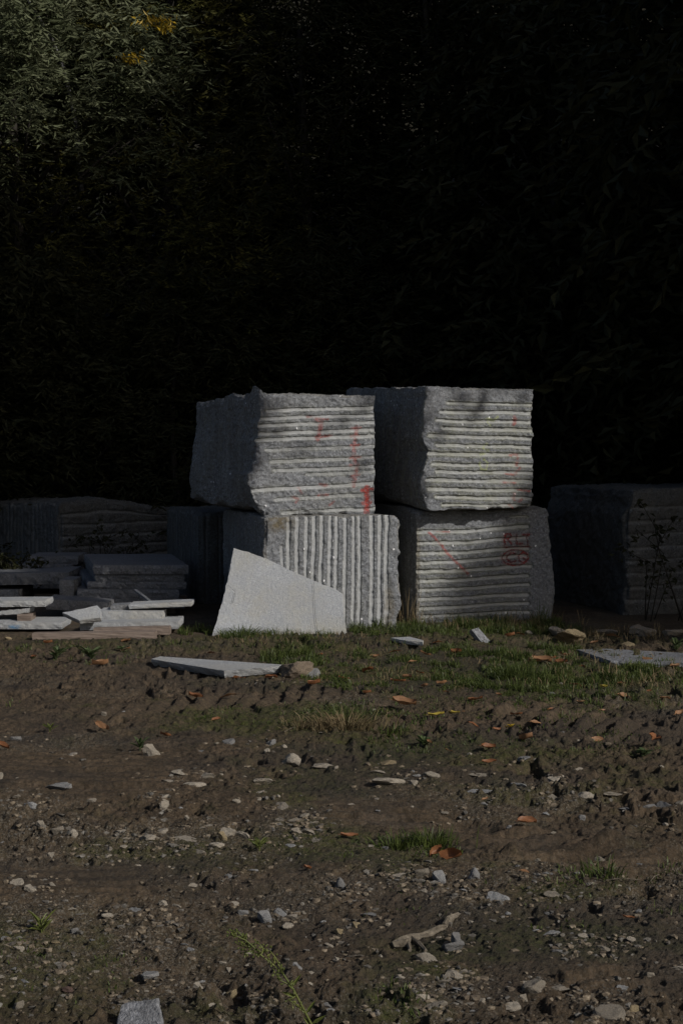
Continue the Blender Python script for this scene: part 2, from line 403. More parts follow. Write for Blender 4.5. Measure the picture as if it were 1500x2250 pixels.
# ------------------------------------------------------------------ ground
def build_ground():
    yim = np.linspace(2420, 1372, 1150)                       # rows follow how finely the ground is seen
    ys = list(CAM_H * FPX / (yim - HOR))
    y = ys[-1]; st = ys[-1] - ys[-2]
    while y < 420:
        st *= 1.045; y += st; ys.append(y)
    pre = []; y = ys[0]; st = .02
    while y > -40:
        st *= 1.18; y -= st; pre.append(y)
    ys = np.array(pre[::-1] + ys)
    t = list(np.linspace(0, 1, 421)); st = t[-1] - t[-2]
    while t[-1] < 60:
        st *= 1.09; t.append(t[-1] + st)
    t = np.array([-v for v in t[:0:-1]] + t)
    half = np.where(ys > 3, .28 + np.minimum(ys, 60) * .215, .925)
    X = t[None, :] * half[:, None]; Y = np.repeat(ys[:, None], len(t), 1)
    n = X.size; h = np.empty(n); mk = np.zeros((n, 3)); xf, yf = X.ravel(), Y.ravel()
    for i in range(0, n, 200000):
        s = slice(i, i + 200000)
        h[s], mk[s, 0], mk[s, 1], mk[s, 2] = ground_fields(xf[s], yf[s])
    nr, nc = X.shape; ii = np.arange(n).reshape(nr, nc)
    F = np.stack([ii[:-1, :-1], ii[:-1, 1:], ii[1:, 1:], ii[1:, :-1]], -1).reshape(-1, 4)
    o = mesh_np('ground', np.stack([xf, yf, h], -1), F, M['ground'], None, True, {'mask': mk})
    tag(o, kind='structure')
build_ground()

# ------------------------------------------------------------------ granite blocks
def seg_d(u, v, a, b):
    ax, ay = a; bx, by = b; dx, dy = bx - ax, by - ay; L2 = dx * dx + dy * dy + 1e-12
    t = np.clip(((u - ax) * dx + (v - ay) * dy) / L2, 0, 1)
    return np.hypot(u - ax - t * dx, v - ay - t * dy), t
class Block:
    def __init__(s, x, y, z, W, L, H, th):
        s.o = Vector((x, y, z)); s.W, s.L, s.H, s.th = W, L, H, R(th)
        s.ex = Vector((math.cos(s.th), math.sin(s.th), 0)); s.ey = Vector((-math.sin(s.th), math.cos(s.th), 0))
    def uv(s, px, py):
        p = on_plane(px, py, s.o, np.array(s.ey)); d = p - s.o; return (d.dot(s.ex), d.z)
    def build(s, label, group, nx, ny, nz, seed, front=(), side=(), warp=None, rough=.008, big=.015, chip=.02, algae=0.0, stain=None, marks=(), mats=('block', 'block_side'), wob=.0025, name='granite_block', depth=.68, gext=True):
        a_, b_, c_ = np.meshgrid(np.arange(nx + 1), np.arange(ny + 1), np.arange(nz + 1), indexing='ij')
        bd = (a_ == 0) | (a_ == nx) | (b_ == 0) | (b_ == ny) | (c_ == 0) | (c_ == nz)
        idx = np.full(bd.shape, -1, np.int64); idx[bd] = np.arange(bd.sum())
        a, b, c = a_[bd] / nx, b_[bd] / ny, c_[bd] / nz
        F = []
        def q(A, flip):
            f = np.stack([A[:-1, :-1], A[1:, :-1], A[1:, 1:], A[:-1, 1:]], -1).reshape(-1, 4); F.append(f[:, ::-1] if flip else f); return len(f)
        nf = [q(idx[:, 0, :], False), q(idx[:, ny, :], True), q(idx[0, :, :], True), q(idx[nx, :, :], False), q(idx[:, :, 0], True), q(idx[:, :, nz], False)]
        u, v, wv = a * s.W, c * s.H, b * s.L
        P = np.stack([u, wv, v], -1)
        on = lambda cond: cond.astype(float)
        N = np.stack([on(a == 1) - on(a == 0), on(b == 1) - on(b == 0), on(c == 1) - on(c == 0)], -1)
        N /= np.linalg.norm(N, axis=1)[:, None]
        # broad unevenness, rough breakage
        for ax in range(3):
            P[:, ax] += big * fbm3(u * 2.2 + ax * 13, wv * 2.2, v * 2.2, 3, seed + ax)
        rd = rough * fbm3(u * 12, wv * 12, v * 12, 4, seed + 20, .62) + rough * 1.1 * (vn3(u * 38, wv * 38, v * 38, seed + 25) - .5)
        P += N * rd[:, None]
        # chipped arrises
        e = np.stack([np.minimum(u, s.W - u), np.minimum(wv, s.L - wv), np.minimum(v, s.H - v)], -1); e.sort(axis=1)
        ed = e[:, 1]
        cn = sstep(.35, .8, vn3(u * 7, wv * 7, v * 7, seed + 30)) * .7 + .3 * vn3(u * 24, wv * 24, v * 24, seed + 31)
        cen = np.array([s.W / 2, s.L / 2, s.H / 2]); inw = np.sign(cen - np.stack([u, wv, v], -1)) * (np.stack([e[:, 0]] * 3, -1) > -1)
        nearm = np.stack([np.minimum(u, s.W - u) < .05, np.minimum(wv, s.L - wv) < .05, np.minimum(v, s.H - v) < .05], -1)
        P += inw * nearm * (chip * cn * (1 - sstep(0, .045, ed)))[:, None]
        mask = np.zeros((len(P), 3))
        def grooves(gl, uu, vv, sel, axis, sign):
            dep = np.zeros(len(uu)); gm = np.zeros(len(uu)); al = np.zeros(len(uu))
            for gi, g in enumerate(gl):
                p, q_, r = g[0], g[1], g[2]; dk = g[3] if len(g) > 3 else 1.0
                wbl = wob * fbm2(uu * 5 + gi * 7, vv * 0 + vv * (1.5 if abs(q_[0] - p[0]) > abs(q_[1] - p[1]) else 5) + gi, 3, seed + 50 + gi)
                d, t = seg_d(uu + (wbl if abs(q_[0] - p[0]) < abs(q_[1] - p[1]) else 0), vv + (wbl if abs(q_[0] - p[0]) >= abs(q_[1] - p[1]) else 0), p, q_)
                rr = r * (.92 + .10 * fbm2(uu * 4 + gi * 3, vv * 4, 2, seed + 70 + gi) + .22 * fbm2(uu * 24 + gi * 3, vv * 24, 3, seed + 170 + gi))
                prof = np.clip(1 - (d / rr) ** 2, 0, 1) ** .26
                full = dk * (.8 + .35 * fbm2(uu * 3 + gi, vv * 3, 2, seed + 90 + gi))
                dep = np.maximum(dep, rr * depth * prof * full)
                gm = np.maximum(gm, sstep(.50, .75, prof) * min(1, dk))
                al = np.maximum(al, (1 - sstep(rr * .55, rr * 1.5, np.abs(d - rr * .7))))
            P[:, axis] += sign * (dep + .85 * gm * rd) * sel
            mask[:, 0] = np.maximum(mask[:, 0], gm * sel); mask[:, 1] = np.maximum(mask[:, 1], al * sel * algae)
        if front:
            # the split rock swells between the drill holes
            P[:, 1] -= on(b == 0) * .006 * np.abs(fbm2(u * 6, v * 20, 3, seed + 40))
            grooves(front, u, v, on(b == 0), 1, 1)
        if side: grooves(side, wv, v, on(a == 0), 0, 1)
        if stain is not None:
            for (su, sv, ru, rv, k_) in stain:
                mask[:, 2] = np.maximum(mask[:, 2], k_ * on(b == 0) * (1 - sstep(.5, 1.2, np.hypot((u - su) / ru, (v - sv) / rv))))
        if warp is not None: warp(P, u, wv, v, s)
        root = thing(name, label, 'block', s.o, s.th, group)
        FF = np.concatenate(F); ob = mesh_np('stone_body', P, FF, M[mats[0]], root, True, {'mask': mask})
        ob.data.materials.append(M[mats[1]])
        mi = np.zeros(len(FF), np.int32); mi[nf[0]:] = 1; ob.data.polygons.foreach_set('material_index', mi)
        # sprayed markings: their own thin coat that follows the stone
        for nm, mat, strokes in marks:
            n0 = nf[0]; fr = FF[:n0]; fm = np.zeros(len(P)); sel = b == 0
            us, vs = u[sel], v[sel]; acc = np.zeros(sel.sum())
            for pts, wd, inten in strokes:
                uvp = [s.uv(*p_) for p_ in pts]
                for k_ in range(max(1, len(uvp) - 1)):
                    d, _ = seg_d(us, vs, uvp[k_], uvp[min(k_ + 1, len(uvp) - 1)])
                    d = d + (.0015 if nm == 'lettering' else .006) * fbm2(us * 30, vs * 30, 2, seed + 7)
                    acc = np.maximum(acc, inten * (1 - sstep(wd * .55, wd * 1.15, d)))
            fl_ = .75 if nm == 'lettering' else .25
            acc *= fl_ + (1 - fl_) * sstep(.22, .55, fbm2(us * 13, vs * 17, 4, seed + 9, .65) * .5 + .5)
            fm[sel] = acc
            keep = fm[fr].max(axis=1) > .02; f2 = fr[keep]
            if not len(f2): continue
            uq, inv = np.unique(f2, return_inverse=True); inv = inv.reshape(f2.shape)
            PP = P[uq].copy(); PP[:, 1] -= .0022
            mesh_np(nm, PP, inv, M[mat], root, True, {'paint': np.repeat(fm[uq][:, None], 3, 1)})
        return root
def prof(v, tab):
    zs = [t[0] for t in tab]; return np.interp(v, zs, [t[1] for t in tab])
GB = 'big split granite blocks'
def fine_lines(L, seed, sl=.03):
    q = random.Random(seed)
    return [((x, q.uniform(-.1, .3)), (x + sl * q.uniform(.5, 1.5), q.uniform(.8, 1.2)), q.uniform(.007, .014), q.uniform(.12, .4)) for x in [q.uniform(.05, L) for _ in range(22)]]

# --- upper left block
B1 = Block(-.76, 15.0, 1.012, 1.135, 2.35, 1.115, 18.5)
g = []
for l, r_, rad, dk in [((585, 904), (828, 893), .020, 1), ((566, 921), (828, 911), .019, .9), ((567, 936), (828, 927), .020, .95), ((562, 955), (828, 943), .021, 1), ((558, 969), (828, 956), .021, 1), ((590, 991), (828, 977), .017, .6),
                       ((600, 1016), (828, 1002), .019, .75), ((610, 1035), (828, 1023), .018, .75), ((680, 1042), (828, 1035), .018, .6), ((552, 1079), (830, 1060), .021, .95), ((610, 1098), (828, 1082), .018, .7), ((620, 1127), (828, 1115), .020, .85)]:
    u0, v0 = B1.uv(*l); u1, v1 = B1.uv(*r_); g.append(((u0, v0), (u1 + .1, v1), rad, dk))
def warp1(P, u, wv, v, s):
    # ragged front-left arris, broken corner on top, undercut at the bottom
    offs = np.array([(0, .045), (.04, .02), (.17, -.055), (.30, -.115), (.37, -.11), (.40, -.075), (.50, -.03), (.68, -.035), (.74, -.01), (.85, -.015), (.9, .015), (1.0, -.005), (1.115, .0)])
    f = np.interp(v, offs[:, 0], offs[:, 1]) + .012 * fbm2(v * 22, wv * 6, 3, 5)
    k = np.exp(-u / .22) * np.exp(-wv / .5); P[:, 0] += f * k
    tip = np.exp(-((u + .03) / .07) ** 2 - ((wv - .12) / .22) ** 2) * sstep(.9, 1.1, v); P[:, 2] += .095 * tip
    top = sstep(1.0, 1.115, v); P[:, 2] += top * (.028 * fbm2(wv * 9, u * 4, 3, 8) - .02 * sstep(.3, 2.3, wv)) * np.exp(-u / .35)
    P[:, 2] += top * .03 * np.exp(-((wv - .95) / .28) ** 2 - (u / .12) ** 2)
    low = 1 - sstep(0, .22, v); P[:, 2] += low * np.exp(-u / .18) * (.02 + .06 * vn2(wv * 4, u * 0, 3) + .06 * sstep(1.4, 2.3, wv)) * sstep(.05, .3, wv)
    P[:, 0] += np.exp(-u / .2) * (-.075 * (1 - sstep(.3, 1.0, v)) - .02) * sstep(.5, 2.3, wv)
B1.build('grey granite block with horizontal drill grooves and faint red marks, topmost of the left stack', GB, 120, 100, 230, 100, front=g, warp=warp1, rough=.015, algae=.25,
         side=fine_lines(2.3, 1),
         marks=[('red_marking', 'red', [([(806, 1072), (806, 1128)], .030, 1.0), ([(795, 1076), (820, 1074)], .016, 1.0), ([(797, 1104), (815, 1103)], .02, .7),
                 ]), ('red_marking', 'red', [([(783, 938), (776, 990), (783, 1030), (777, 1066)], .022, .50), ([(770, 942), (790, 940)], .014, .55), ([(770, 958), (788, 956)], .013, .5), ([(768, 978), (788, 976)], .014, .6), ([(770, 1005), (790, 1003)], .014, .5), ([(768, 1022), (786, 1020)], .013, .5),
                 ([(772, 1046), (790, 1042)], .013, .5), ]), ('red_marking', 'red', [([(692, 922), (705, 924), (702, 945), (698, 966)], .024, .55), ([(700, 922), (718, 921)], .012, .65), ([(695, 961), (728, 957)], .014, .7),
                 ]), ('red_marking', 'red', [([(706, 1064), (718, 1066)], .018, .5), ([(700, 1088), (722, 1087)], .013, .6), ([(645, 1092), (655, 1096), (650, 1104)], .014, .45), ([(660, 1072), (664, 1084)], .012, .4), ([(725, 1110), (735, 1102)], .012, .35), ([(672, 917), (685, 916)], .012, .35)])])
# --- lower left block, upright grooves
B2 = Block(-.70, 14.86, -.09, 1.255, 2.3, 1.098, 13.5)
g = []
for x, rad, dk in [(620, .018, .7), (634, .020, .95), (652, .021, 1), (672, .021, 1), (688, .022, 1), (705, .021, 1), (724, .021, 1), (738, .020, 1), (758, .021, 1), (777, .020, 1), (790, .020, 1), (817, .022, 1), (834, .021, 1), (848, .022, 1)]:
    u0, v0 = B2.uv(x, 1125); u1, v1 = B2.uv(x - 2, 1420); g.append(((u0, 1.2 if x > 630 else .82), (u1, -.1), rad, dk))
def warp2(P, u, wv, v, s):
    k = np.exp(-(s.W - u) / .12); P[:, 0] += k * (.035 * fbm2(v * 7, wv * 3, 3, 17) + .04 * np.exp(-((v - .42) / .3) ** 2))
    k = np.exp(-u / .05) * np.exp(-wv / .3); P[:, 0] += k * .015 * fbm2(v * 14, wv * 3, 3, 19)
    # split-away back edge: the top right ledge stands a little lower
    P[:, 2] -= sstep(.99, 1.09, v) * sstep(1.12, 1.2, u) * .012
u_, v_ = B2.uv(612, 1150)
B2.build('granite block with upright drill grooves behind the leaning slab, base of the left stack', GB, 250, 90, 110, 200, front=g, warp=warp2, rough=.012, algae=.12,
         stain=[(u_, v_, .17, .10, .9), (0, .6, .035, .5, .5), (1.16, .1, .06, .45, .6)],
         side=fine_lines(2.3, 2))
# --- upper right block
B3 = Block(.785, 15.28, 1.052, 1.10, 2.3, 1.135, 19)
g = []
for x0, y0, y1, rad in [(985, 886, 892, .016), (972, 905, 910, .021), (963, 925, 930, .020), (976, 941, 948, .021), (950, 957, 965, .021), (962, 977, 984, .020), (936, 995, 1002, .022),
                        (952, 1019, 1024, .021), (963, 1035, 1041, .020), (946, 1053, 1060, .022), (950, 1073, 1080, .021), (962, 1090, 1098, .020), (974, 1108, 1114, .018)]:
    u0, v0 = B3.uv(x0, y0); u1, v1 = B3.uv(1172, y1); g.append(((u0, v0), (u1 + .1, v1), rad, 1))
def warp3(P, u, wv, v, s):
    offs = np.array([(0, .03), (.1, -.01), (.25, -.05), (.33, -.03), (.45, .02), (.55, .035), (.66, -.03), (.8, -.02), (.95, -.025), (1.05, 0), (1.135, -.01)])
    f = np.interp(v, offs[:, 0], offs[:, 1]) + .012 * fbm2(v * 20, wv * 5, 3, 25)
    P[:, 0] += f * np.exp(-u / .15) * np.exp(-wv / .5)
    top = sstep(1.02, 1.135, v); P[:, 2] += top * (.02 * fbm2(wv * 7, u * 5, 3, 28) + .02 + .05 * sstep(.2, 2.0, wv)) * np.exp(-u / .4)
    P[:, 2] += (1 - sstep(0, .15, v)) * np.exp(-u / .15) * .09 * sstep(.1, 1.2, wv)
    k = np.exp(-(s.W - u) / .06); P[:, 0] += k * .014 * fbm2(v * 9, wv * 3, 3, 29)
B3.build('granite block with horizontal drill grooves and pale lime paint marks, topmost of the right stack', GB, 115, 90, 235, 300, front=g, warp=warp3, rough=.011, algae=.5, depth=.95,
         side=fine_lines(2.3, 3, -.2),
         marks=[('red_marking', 'red', [([(1128, 918), (1132, 930), (1127, 934)], .018, .6), ]), ('red_marking', 'red', [([(1120, 1001), (1136, 1000), (1134, 1024)], .014, .6), ([(1112, 1042), (1130, 1044), (1140, 1028)], .013, .5), ([(1108, 1060), (1132, 1062)], .012, .6),
                 ]), ('red_marking', 'red', [([(1140, 1078), (1165, 1080)], .012, .85), ([(1130, 1085), (1130, 1100)], .016, .5), ([(1120, 1110), (1126, 1118)], .014, .5), ([(1148, 1098), (1140, 1104)], .012, .5)]),
                ('lime_marking', 'lime', [([(1070, 920), (1084, 926), (1092, 918)], .014, .55), ([(1073, 930), (1078, 936)], .012, .4), ]), ('lime_marking', 'lime', [([(1053, 1015), (1057, 1030), (1068, 1032), (1072, 1018), (1062, 1008)], .012, .55), ([(1056, 998), (1066, 996)], .013, .4), ([(1069, 975), (1060, 985), (1074, 990)], .012, .4)])])
# --- lower right block
B4 = Block(.705, 15.5, -.10, 1.40, 2.2, 1.165, 16)
g = []
for x0, y0, x1, y1, rad in [(1120, 1135, 1157, 1134, .016), (915, 1172, 1160, 1157, .022), (917, 1196, 1160, 1182, .021), (917, 1218, 1160, 1204, .021), (918, 1238, 1160, 1222, .020), (918, 1256, 1168, 1245, .022),
                        (919, 1277, 1160, 1266, .021), (920, 1296, 1162, 1286, .020), (921, 1316, 1160, 1308, .021), (922, 1337, 1160, 1326, .021), (925, 1354, 1165, 1345, .020)]:
    u0, v0 = B4.uv(x0, y0); u1, v1 = B4.uv(x1, y1); g.append(((u0, v0), (u1, v1), rad, 1))
def warp4(P, u, wv, v, s):
    offs = np.array([(0, 0.0), (.3, .03), (.55, .01), (.8, -.01), (.99, -.02), (1.11, -.035), (1.165, -.05)])
    P[:, 0] += (np.interp(v, offs[:, 0], offs[:, 1]) + .012 * fbm2(v * 14, wv * 4, 3, 35)) * np.exp(-(s.W - u) / .15)
    P[:, 2] += sstep(1.03, 1.165, v) * (-.03 * np.exp(-wv / .15) + .012 * fbm2(u * 6, wv * 6, 3, 36))
el = [(1132 + 29 * math.cos(t) - 1, 1226 + 18 * math.sin(t)) for t in np.linspace(0, 2 * math.pi, 22)]
B4.build('granite block lettered RLT over a circled CG in red, base of the right stack', GB, 210, 70, 220, 400, front=g, warp=warp4, rough=.010, algae=.45, depth=.85,
         side=fine_lines(2.2, 4), stain=[(.0, .55, .05, .6, .6)],
         marks=[('diagonal_marking', 'red', [([(942, 1173), (968, 1196), (985, 1218), (1006, 1237), (1026, 1258)], .013, .75), ([(960, 1169), (988, 1168)], .010, .7)]),
                ('lettering', 'dark_red', [([(1106, 1195), (1107, 1173), (1117, 1173), (1120, 1179), (1115, 1184), (1108, 1184)], .0105, 1.5), ([(1112, 1184), (1121, 1195)], .0105, 1.5),
                 ([(1133, 1173), (1133, 1195), (1146, 1194)], .010, 1.4), ([(1148, 1175), (1166, 1174)], .010, 1.3), ([(1158, 1175), (1159, 1195)], .0095, 1.3), ([(1104, 1203), (1164, 1201)], .007, 1.1),
                 (el, .0085, 1.3), ([(1130, 1218), (1120, 1215), (1112, 1222), (1112, 1230), (1120, 1237), (1131, 1234)], .009, 1.3), ([(1156, 1218), (1147, 1214), (1138, 1221), (1139, 1233), (1149, 1238), (1157, 1232), (1148, 1227)], .009, 1.3)])])
# --- blocks in the shade behind
def hg(n, W, z0, dz, rad=.02, tilt=0.0): return [((-.1, z0 + i * dz), (W + .1, z0 + i * dz + tilt), rad, 1) for i in range(n)]
def vg(n, x0, dx, rad=.018): return [((x0 + i * dx, -.1), (x0 + i * dx + .01, 2), rad, 1) for i in range(n)]
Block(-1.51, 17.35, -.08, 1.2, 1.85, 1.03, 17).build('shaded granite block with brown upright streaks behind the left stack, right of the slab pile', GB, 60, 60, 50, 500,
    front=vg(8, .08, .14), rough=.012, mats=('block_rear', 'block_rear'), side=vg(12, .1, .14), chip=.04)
def warpD(P, u, wv, v, s):
    P[:, 2] += sstep(.8, .99, v) * (.05 * np.exp(-((u - .5) / .3) ** 2) - .09 * sstep(.8, 1.5, u) + .02 * fbm2(u * 5, wv * 5, 3, 44) - .05 * sstep(.3, 1.6, wv))
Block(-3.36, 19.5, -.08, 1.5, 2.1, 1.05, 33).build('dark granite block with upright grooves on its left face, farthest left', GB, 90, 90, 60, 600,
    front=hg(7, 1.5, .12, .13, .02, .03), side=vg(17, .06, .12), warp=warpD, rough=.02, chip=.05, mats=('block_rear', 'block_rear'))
def warpE(P, u, wv, v, s):
    t = sstep(1.0, 1.25, v); P[:, 2] -= t * .05 * np.exp(-u / .06); P[:, 0] += t * .06 * np.exp(-u / .1)
Block(2.81, 16.2, -.08, 1.7, 2.1, 1.30, 15).build('dark shaded granite block half hidden by brambles at the right edge', GB, 90, 80, 70, 700,
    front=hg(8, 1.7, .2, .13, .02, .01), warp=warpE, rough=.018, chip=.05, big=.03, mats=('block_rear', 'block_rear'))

# ------------------------------------------------------------------ slabs, boards and loose pieces
def outline_body(pts, nrm, th, jit=.004, step=.03, seed=0, rows=3, taper=0.0):
    """closed solid: outline pts in one plane, thickness th behind it (against nrm), ragged sawn or split edge"""
    pts = [Vector(p) for p in pts]; nrm = Vector(nrm).normalized(); o = []
    n = len(pts)
    for i in range(n):
        a, b = pts[i], pts[(i + 1) % n]; L = (b - a).length; k = max(1, int(L / step))
        for j in range(k): o.append(a.lerp(b, j / k))
    cen = sum(o, Vector()) / len(o)
    area = sum((o[i] - cen).cross(o[(i + 1) % len(o)] - cen).dot(nrm) for i in range(len(o)))
    if area < 0: o = o[::-1]
    m = len(o); V = []; F = []
    for r_ in range(rows + 1):
        f = r_ / rows
        for i, p in enumerate(o):
            t = (o[(i + 1) % m] - o[i - 1]).normalized(); out = t.cross(nrm)
            jn = mnoise(p * 14 + Vector((seed, f * 3, 0))) * jit * 1.5 + mnoise(p * 45 + Vector((seed, f * 6, 1))) * jit
            bev = -jit * .8 if r_ in (0, rows) else 0
            V.append(p - nrm * th * f + out * (jn + bev - taper * f) + nrm * (0 if r_ == 0 or r_ == rows else mnoise(p * 20) * jit))
    for r_ in range(rows):
        for i in range(m):
            j = (i + 1) % m; F.append((r_ * m + i, (r_ + 1) * m + i, (r_ + 1) * m + j, r_ * m + j))
    F.append(tuple(range(m))); F.append(tuple(range(rows * m, rows * m + m))[::-1])
    return V, F
def piece(name, label, cat, pts, nrm, th, mat, group=None, jit=.004, seed=0, part=None, step=.03, taper=0.0):
    V, F = outline_body(pts, nrm, th, jit, step, seed, 3, taper)
    c = sum((Vector(v) for v in V), Vector()) / len(V); c.z = min(v.z for v in V)
    o = mesh_py(name, [v - c for v in V], F, M[mat]); o.location = c
    return tag(o, label, cat, group)
def hpiece(name, label, cat, pxs, zt, th, mat, tilt=(0, 0), Yref=14.8, **kw):
    n = Vector((tilt[0], tilt[1], 1)).normalized(); x0, y0 = pxs[0]
    p0 = Vector((0, Yref, zt))
    pts = [on_plane(x, y, p0, np.array(n)) for x, y in pxs]
    return piece(name, label, cat, pts, n, th, mat, **kw)
def boxpiece(name, label, cat, px0, px1, ytop, Y, depth, th, mat, tilt=0.0, rz=0.0, group=None, jit=.004, seed=0, step=.03, xt=0):
    """a long flat piece: front top edge runs from px0 to px1 at image height ytop and distance Y"""
    a = at(px0, ytop, Y); b = at(px1, ytop - tilt, Y + rz)
    ex = (b - a); ed = Vector((-ex.y, ex.x, 0)).normalized(); nrm = ex.normalized().cross(ed)
    pts = [a, b, b + ed * depth + Vector((xt, 0, 0)), a + ed * depth + Vector((xt, 0, 0))]
    return piece(name, label, cat, pts, nrm, th, mat, group, jit, seed, step=step)
GS = 'granite slabs stacked at the left'

# leaning fan-shaped slab
n = np.array([0, -.82, .572]); p0 = (0, 14.42, 0)
fan = [(513, 1203), (508, 1227), (504, 1250), (500, 1273), (494, 1298), (488, 1320), (482, 1341), (476, 1362), (469, 1385), (459, 1416), (770, 1416), (763, 1395), (760, 1377), (755, 1350), (753, 1325), (752, 1303), (743, 1297), (700, 1279), (653, 1260), (613, 1240), (582, 1225), (543, 1212)]
piece('leaning_slab', 'pale smooth granite slab with a curved left edge leaning on the left stack', 'slab', [on_plane(x, y, p0, n) for x, y in fan], n, .045, 'slab_lean', jit=.005, seed=3, step=.02)
# lying slab in the mud
z0 = gp(480, 1482).z
hpiece('lying_slab', 'pointed pale granite slab lying flat on the mud in front of the leaning slab', 'slab', [(330, 1448), (352, 1442), (634, 1461), (626, 1463), (492, 1474)], z0 + .065, .055, 'slab', tilt=(-.01, -.01), Yref=gp(480, 1482).y, jit=.005, seed=5, taper=.03)
# right lying slab
rg_ = gp(1400, 1462)
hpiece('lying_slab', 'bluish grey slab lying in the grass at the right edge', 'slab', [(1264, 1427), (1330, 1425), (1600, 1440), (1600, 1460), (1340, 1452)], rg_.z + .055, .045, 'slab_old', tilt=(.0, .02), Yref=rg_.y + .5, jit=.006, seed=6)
# small thin slab by the lower left block
hpiece('stone_shard', 'thin white stone shard lying on the soil between the two stacks', 'stone', [(858, 1401), (900, 1399), (930, 1407), (928, 1411), (880, 1406)], gp(900, 1408).z + .03, .03, 'slab_light', Yref=gp(900, 1408).y, jit=.003, seed=8)
# stubby kerb piece standing aslant
p = gp(1060, 1412); n2 = np.array([.35, -.75, .56]); n2 /= np.linalg.norm(n2)
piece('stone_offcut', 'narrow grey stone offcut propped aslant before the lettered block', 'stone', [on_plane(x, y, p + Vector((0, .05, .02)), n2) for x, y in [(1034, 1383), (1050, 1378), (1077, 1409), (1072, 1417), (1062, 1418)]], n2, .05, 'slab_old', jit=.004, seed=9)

# --- slab pile in the shade (left)
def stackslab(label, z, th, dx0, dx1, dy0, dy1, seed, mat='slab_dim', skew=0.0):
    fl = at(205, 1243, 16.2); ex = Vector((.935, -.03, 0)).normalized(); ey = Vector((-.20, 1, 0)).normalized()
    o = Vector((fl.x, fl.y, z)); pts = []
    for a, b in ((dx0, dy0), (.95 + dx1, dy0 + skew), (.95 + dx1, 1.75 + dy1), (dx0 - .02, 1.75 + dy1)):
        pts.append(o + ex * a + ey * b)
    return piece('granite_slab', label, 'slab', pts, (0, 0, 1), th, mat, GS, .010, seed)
zt = .47
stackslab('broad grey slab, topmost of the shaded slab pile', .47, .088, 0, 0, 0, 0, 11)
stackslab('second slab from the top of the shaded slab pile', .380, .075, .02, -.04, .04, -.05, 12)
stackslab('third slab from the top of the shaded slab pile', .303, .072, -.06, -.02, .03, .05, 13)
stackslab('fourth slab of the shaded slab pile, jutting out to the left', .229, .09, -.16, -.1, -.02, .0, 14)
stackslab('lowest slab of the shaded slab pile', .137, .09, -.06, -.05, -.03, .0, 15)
for k_, (a, lab) in enumerate(((.15, 'front wooden bearer under the shaded slab pile'), (1.3, 'rear wooden bearer under the shaded slab pile'))):
    fl = at(205, 1243, 16.2); pts = [Vector((fl.x - .1, fl.y + a, .045)), Vector((fl.x + .8, fl.y + a, .045)), Vector((fl.x + .8, fl.y + a + .1, .045)), Vector((fl.x - .1, fl.y + a + .1, .045))]
    piece('timber_bearer', lab, 'timber', pts, (0, 0, 1), .09, 'timber', 'bearers under the slab pile', .002, 16 + k_)
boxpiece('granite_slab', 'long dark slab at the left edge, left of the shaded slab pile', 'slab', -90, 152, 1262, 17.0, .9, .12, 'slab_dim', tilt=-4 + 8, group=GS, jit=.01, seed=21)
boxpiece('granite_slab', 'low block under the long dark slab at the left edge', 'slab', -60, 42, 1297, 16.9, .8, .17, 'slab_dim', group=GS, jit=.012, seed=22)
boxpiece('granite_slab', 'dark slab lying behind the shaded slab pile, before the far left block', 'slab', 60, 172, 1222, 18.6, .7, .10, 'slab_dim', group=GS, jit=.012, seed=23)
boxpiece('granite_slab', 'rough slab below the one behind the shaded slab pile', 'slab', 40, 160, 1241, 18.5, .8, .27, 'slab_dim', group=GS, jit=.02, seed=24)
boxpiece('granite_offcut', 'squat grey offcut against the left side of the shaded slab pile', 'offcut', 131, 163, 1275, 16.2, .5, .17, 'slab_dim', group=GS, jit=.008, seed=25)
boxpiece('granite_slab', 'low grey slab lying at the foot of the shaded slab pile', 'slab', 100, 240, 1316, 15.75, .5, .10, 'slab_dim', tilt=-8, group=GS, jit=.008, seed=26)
# --- sunlit pieces in front of it
boxpiece('granite_slab', 'weathered slab, topmost of the small pile at the left edge', 'slab', -70, 100, 1321, 14.85, .42, .055, 'slab', tilt=1, group=GS, jit=.006, seed=31)
piece('granite_offcut', 'wedge-shaped offcut under the top slab of the small left pile', 'offcut', [at(-30, 1344, 14.86), at(52, 1337, 14.86), at(66, 1336, 14.86), at(64, 1347, 14.86), at(45, 1350, 14.86), at(-30, 1353, 14.86)], (0, -1, .05), .28, 'slab', GS, .006, 32)
boxpiece('timber_block', 'short wooden block in the small left pile', 'timber', 38, 68, 1350, 14.8, .25, .060, 'timber', jit=.002, seed=33)
SB = boxpiece('granite_slab', 'long slab with a blue paint mark, lowest of the small left pile', 'slab', -70, 137, 1368, 14.66, .5, .060, 'slab', group=GS, jit=.005, seed=34)
# blue paint on its front edge
a = at(17, 1371.5, 14.652); b = at(50, 1371, 14.652); nx = 24; nz = 8; V = []; att = []
for i in range(nx + 1):
    for j in range(nz + 1):
        p_ = Vector((a.x + (b.x - a.x) * i / nx, a.y - .006, a.z - .045 * j / nz)); V.append(p_)
        e = min(i / nx, 1 - i / nx) * 3; f = min(1, e) * min(1, min(j, nz - j) / 2.0) * (.55 + .6 * mnoise(p_ * 30)); att.append([max(0, f)] * 3)
ii = np.arange(len(V)).reshape(nx + 1, nz + 1); Fq = np.stack([ii[:-1, :-1], ii[:-1, 1:], ii[1:, 1:], ii[1:, :-1]], -1).reshape(-1, 4)
mo = mesh_np('blue_marking', np.array([v - SB.location for v in V]), Fq, M['blue'], SB, True, {'paint': np.array(att)})
boxpiece('granite_slab', 'speckled grey slab lying right behind the wooden planks', 'slab', 176, 392, 1369, 14.45, .5, .065, 'slab', tilt=3, group=GS, jit=.004, seed=41)
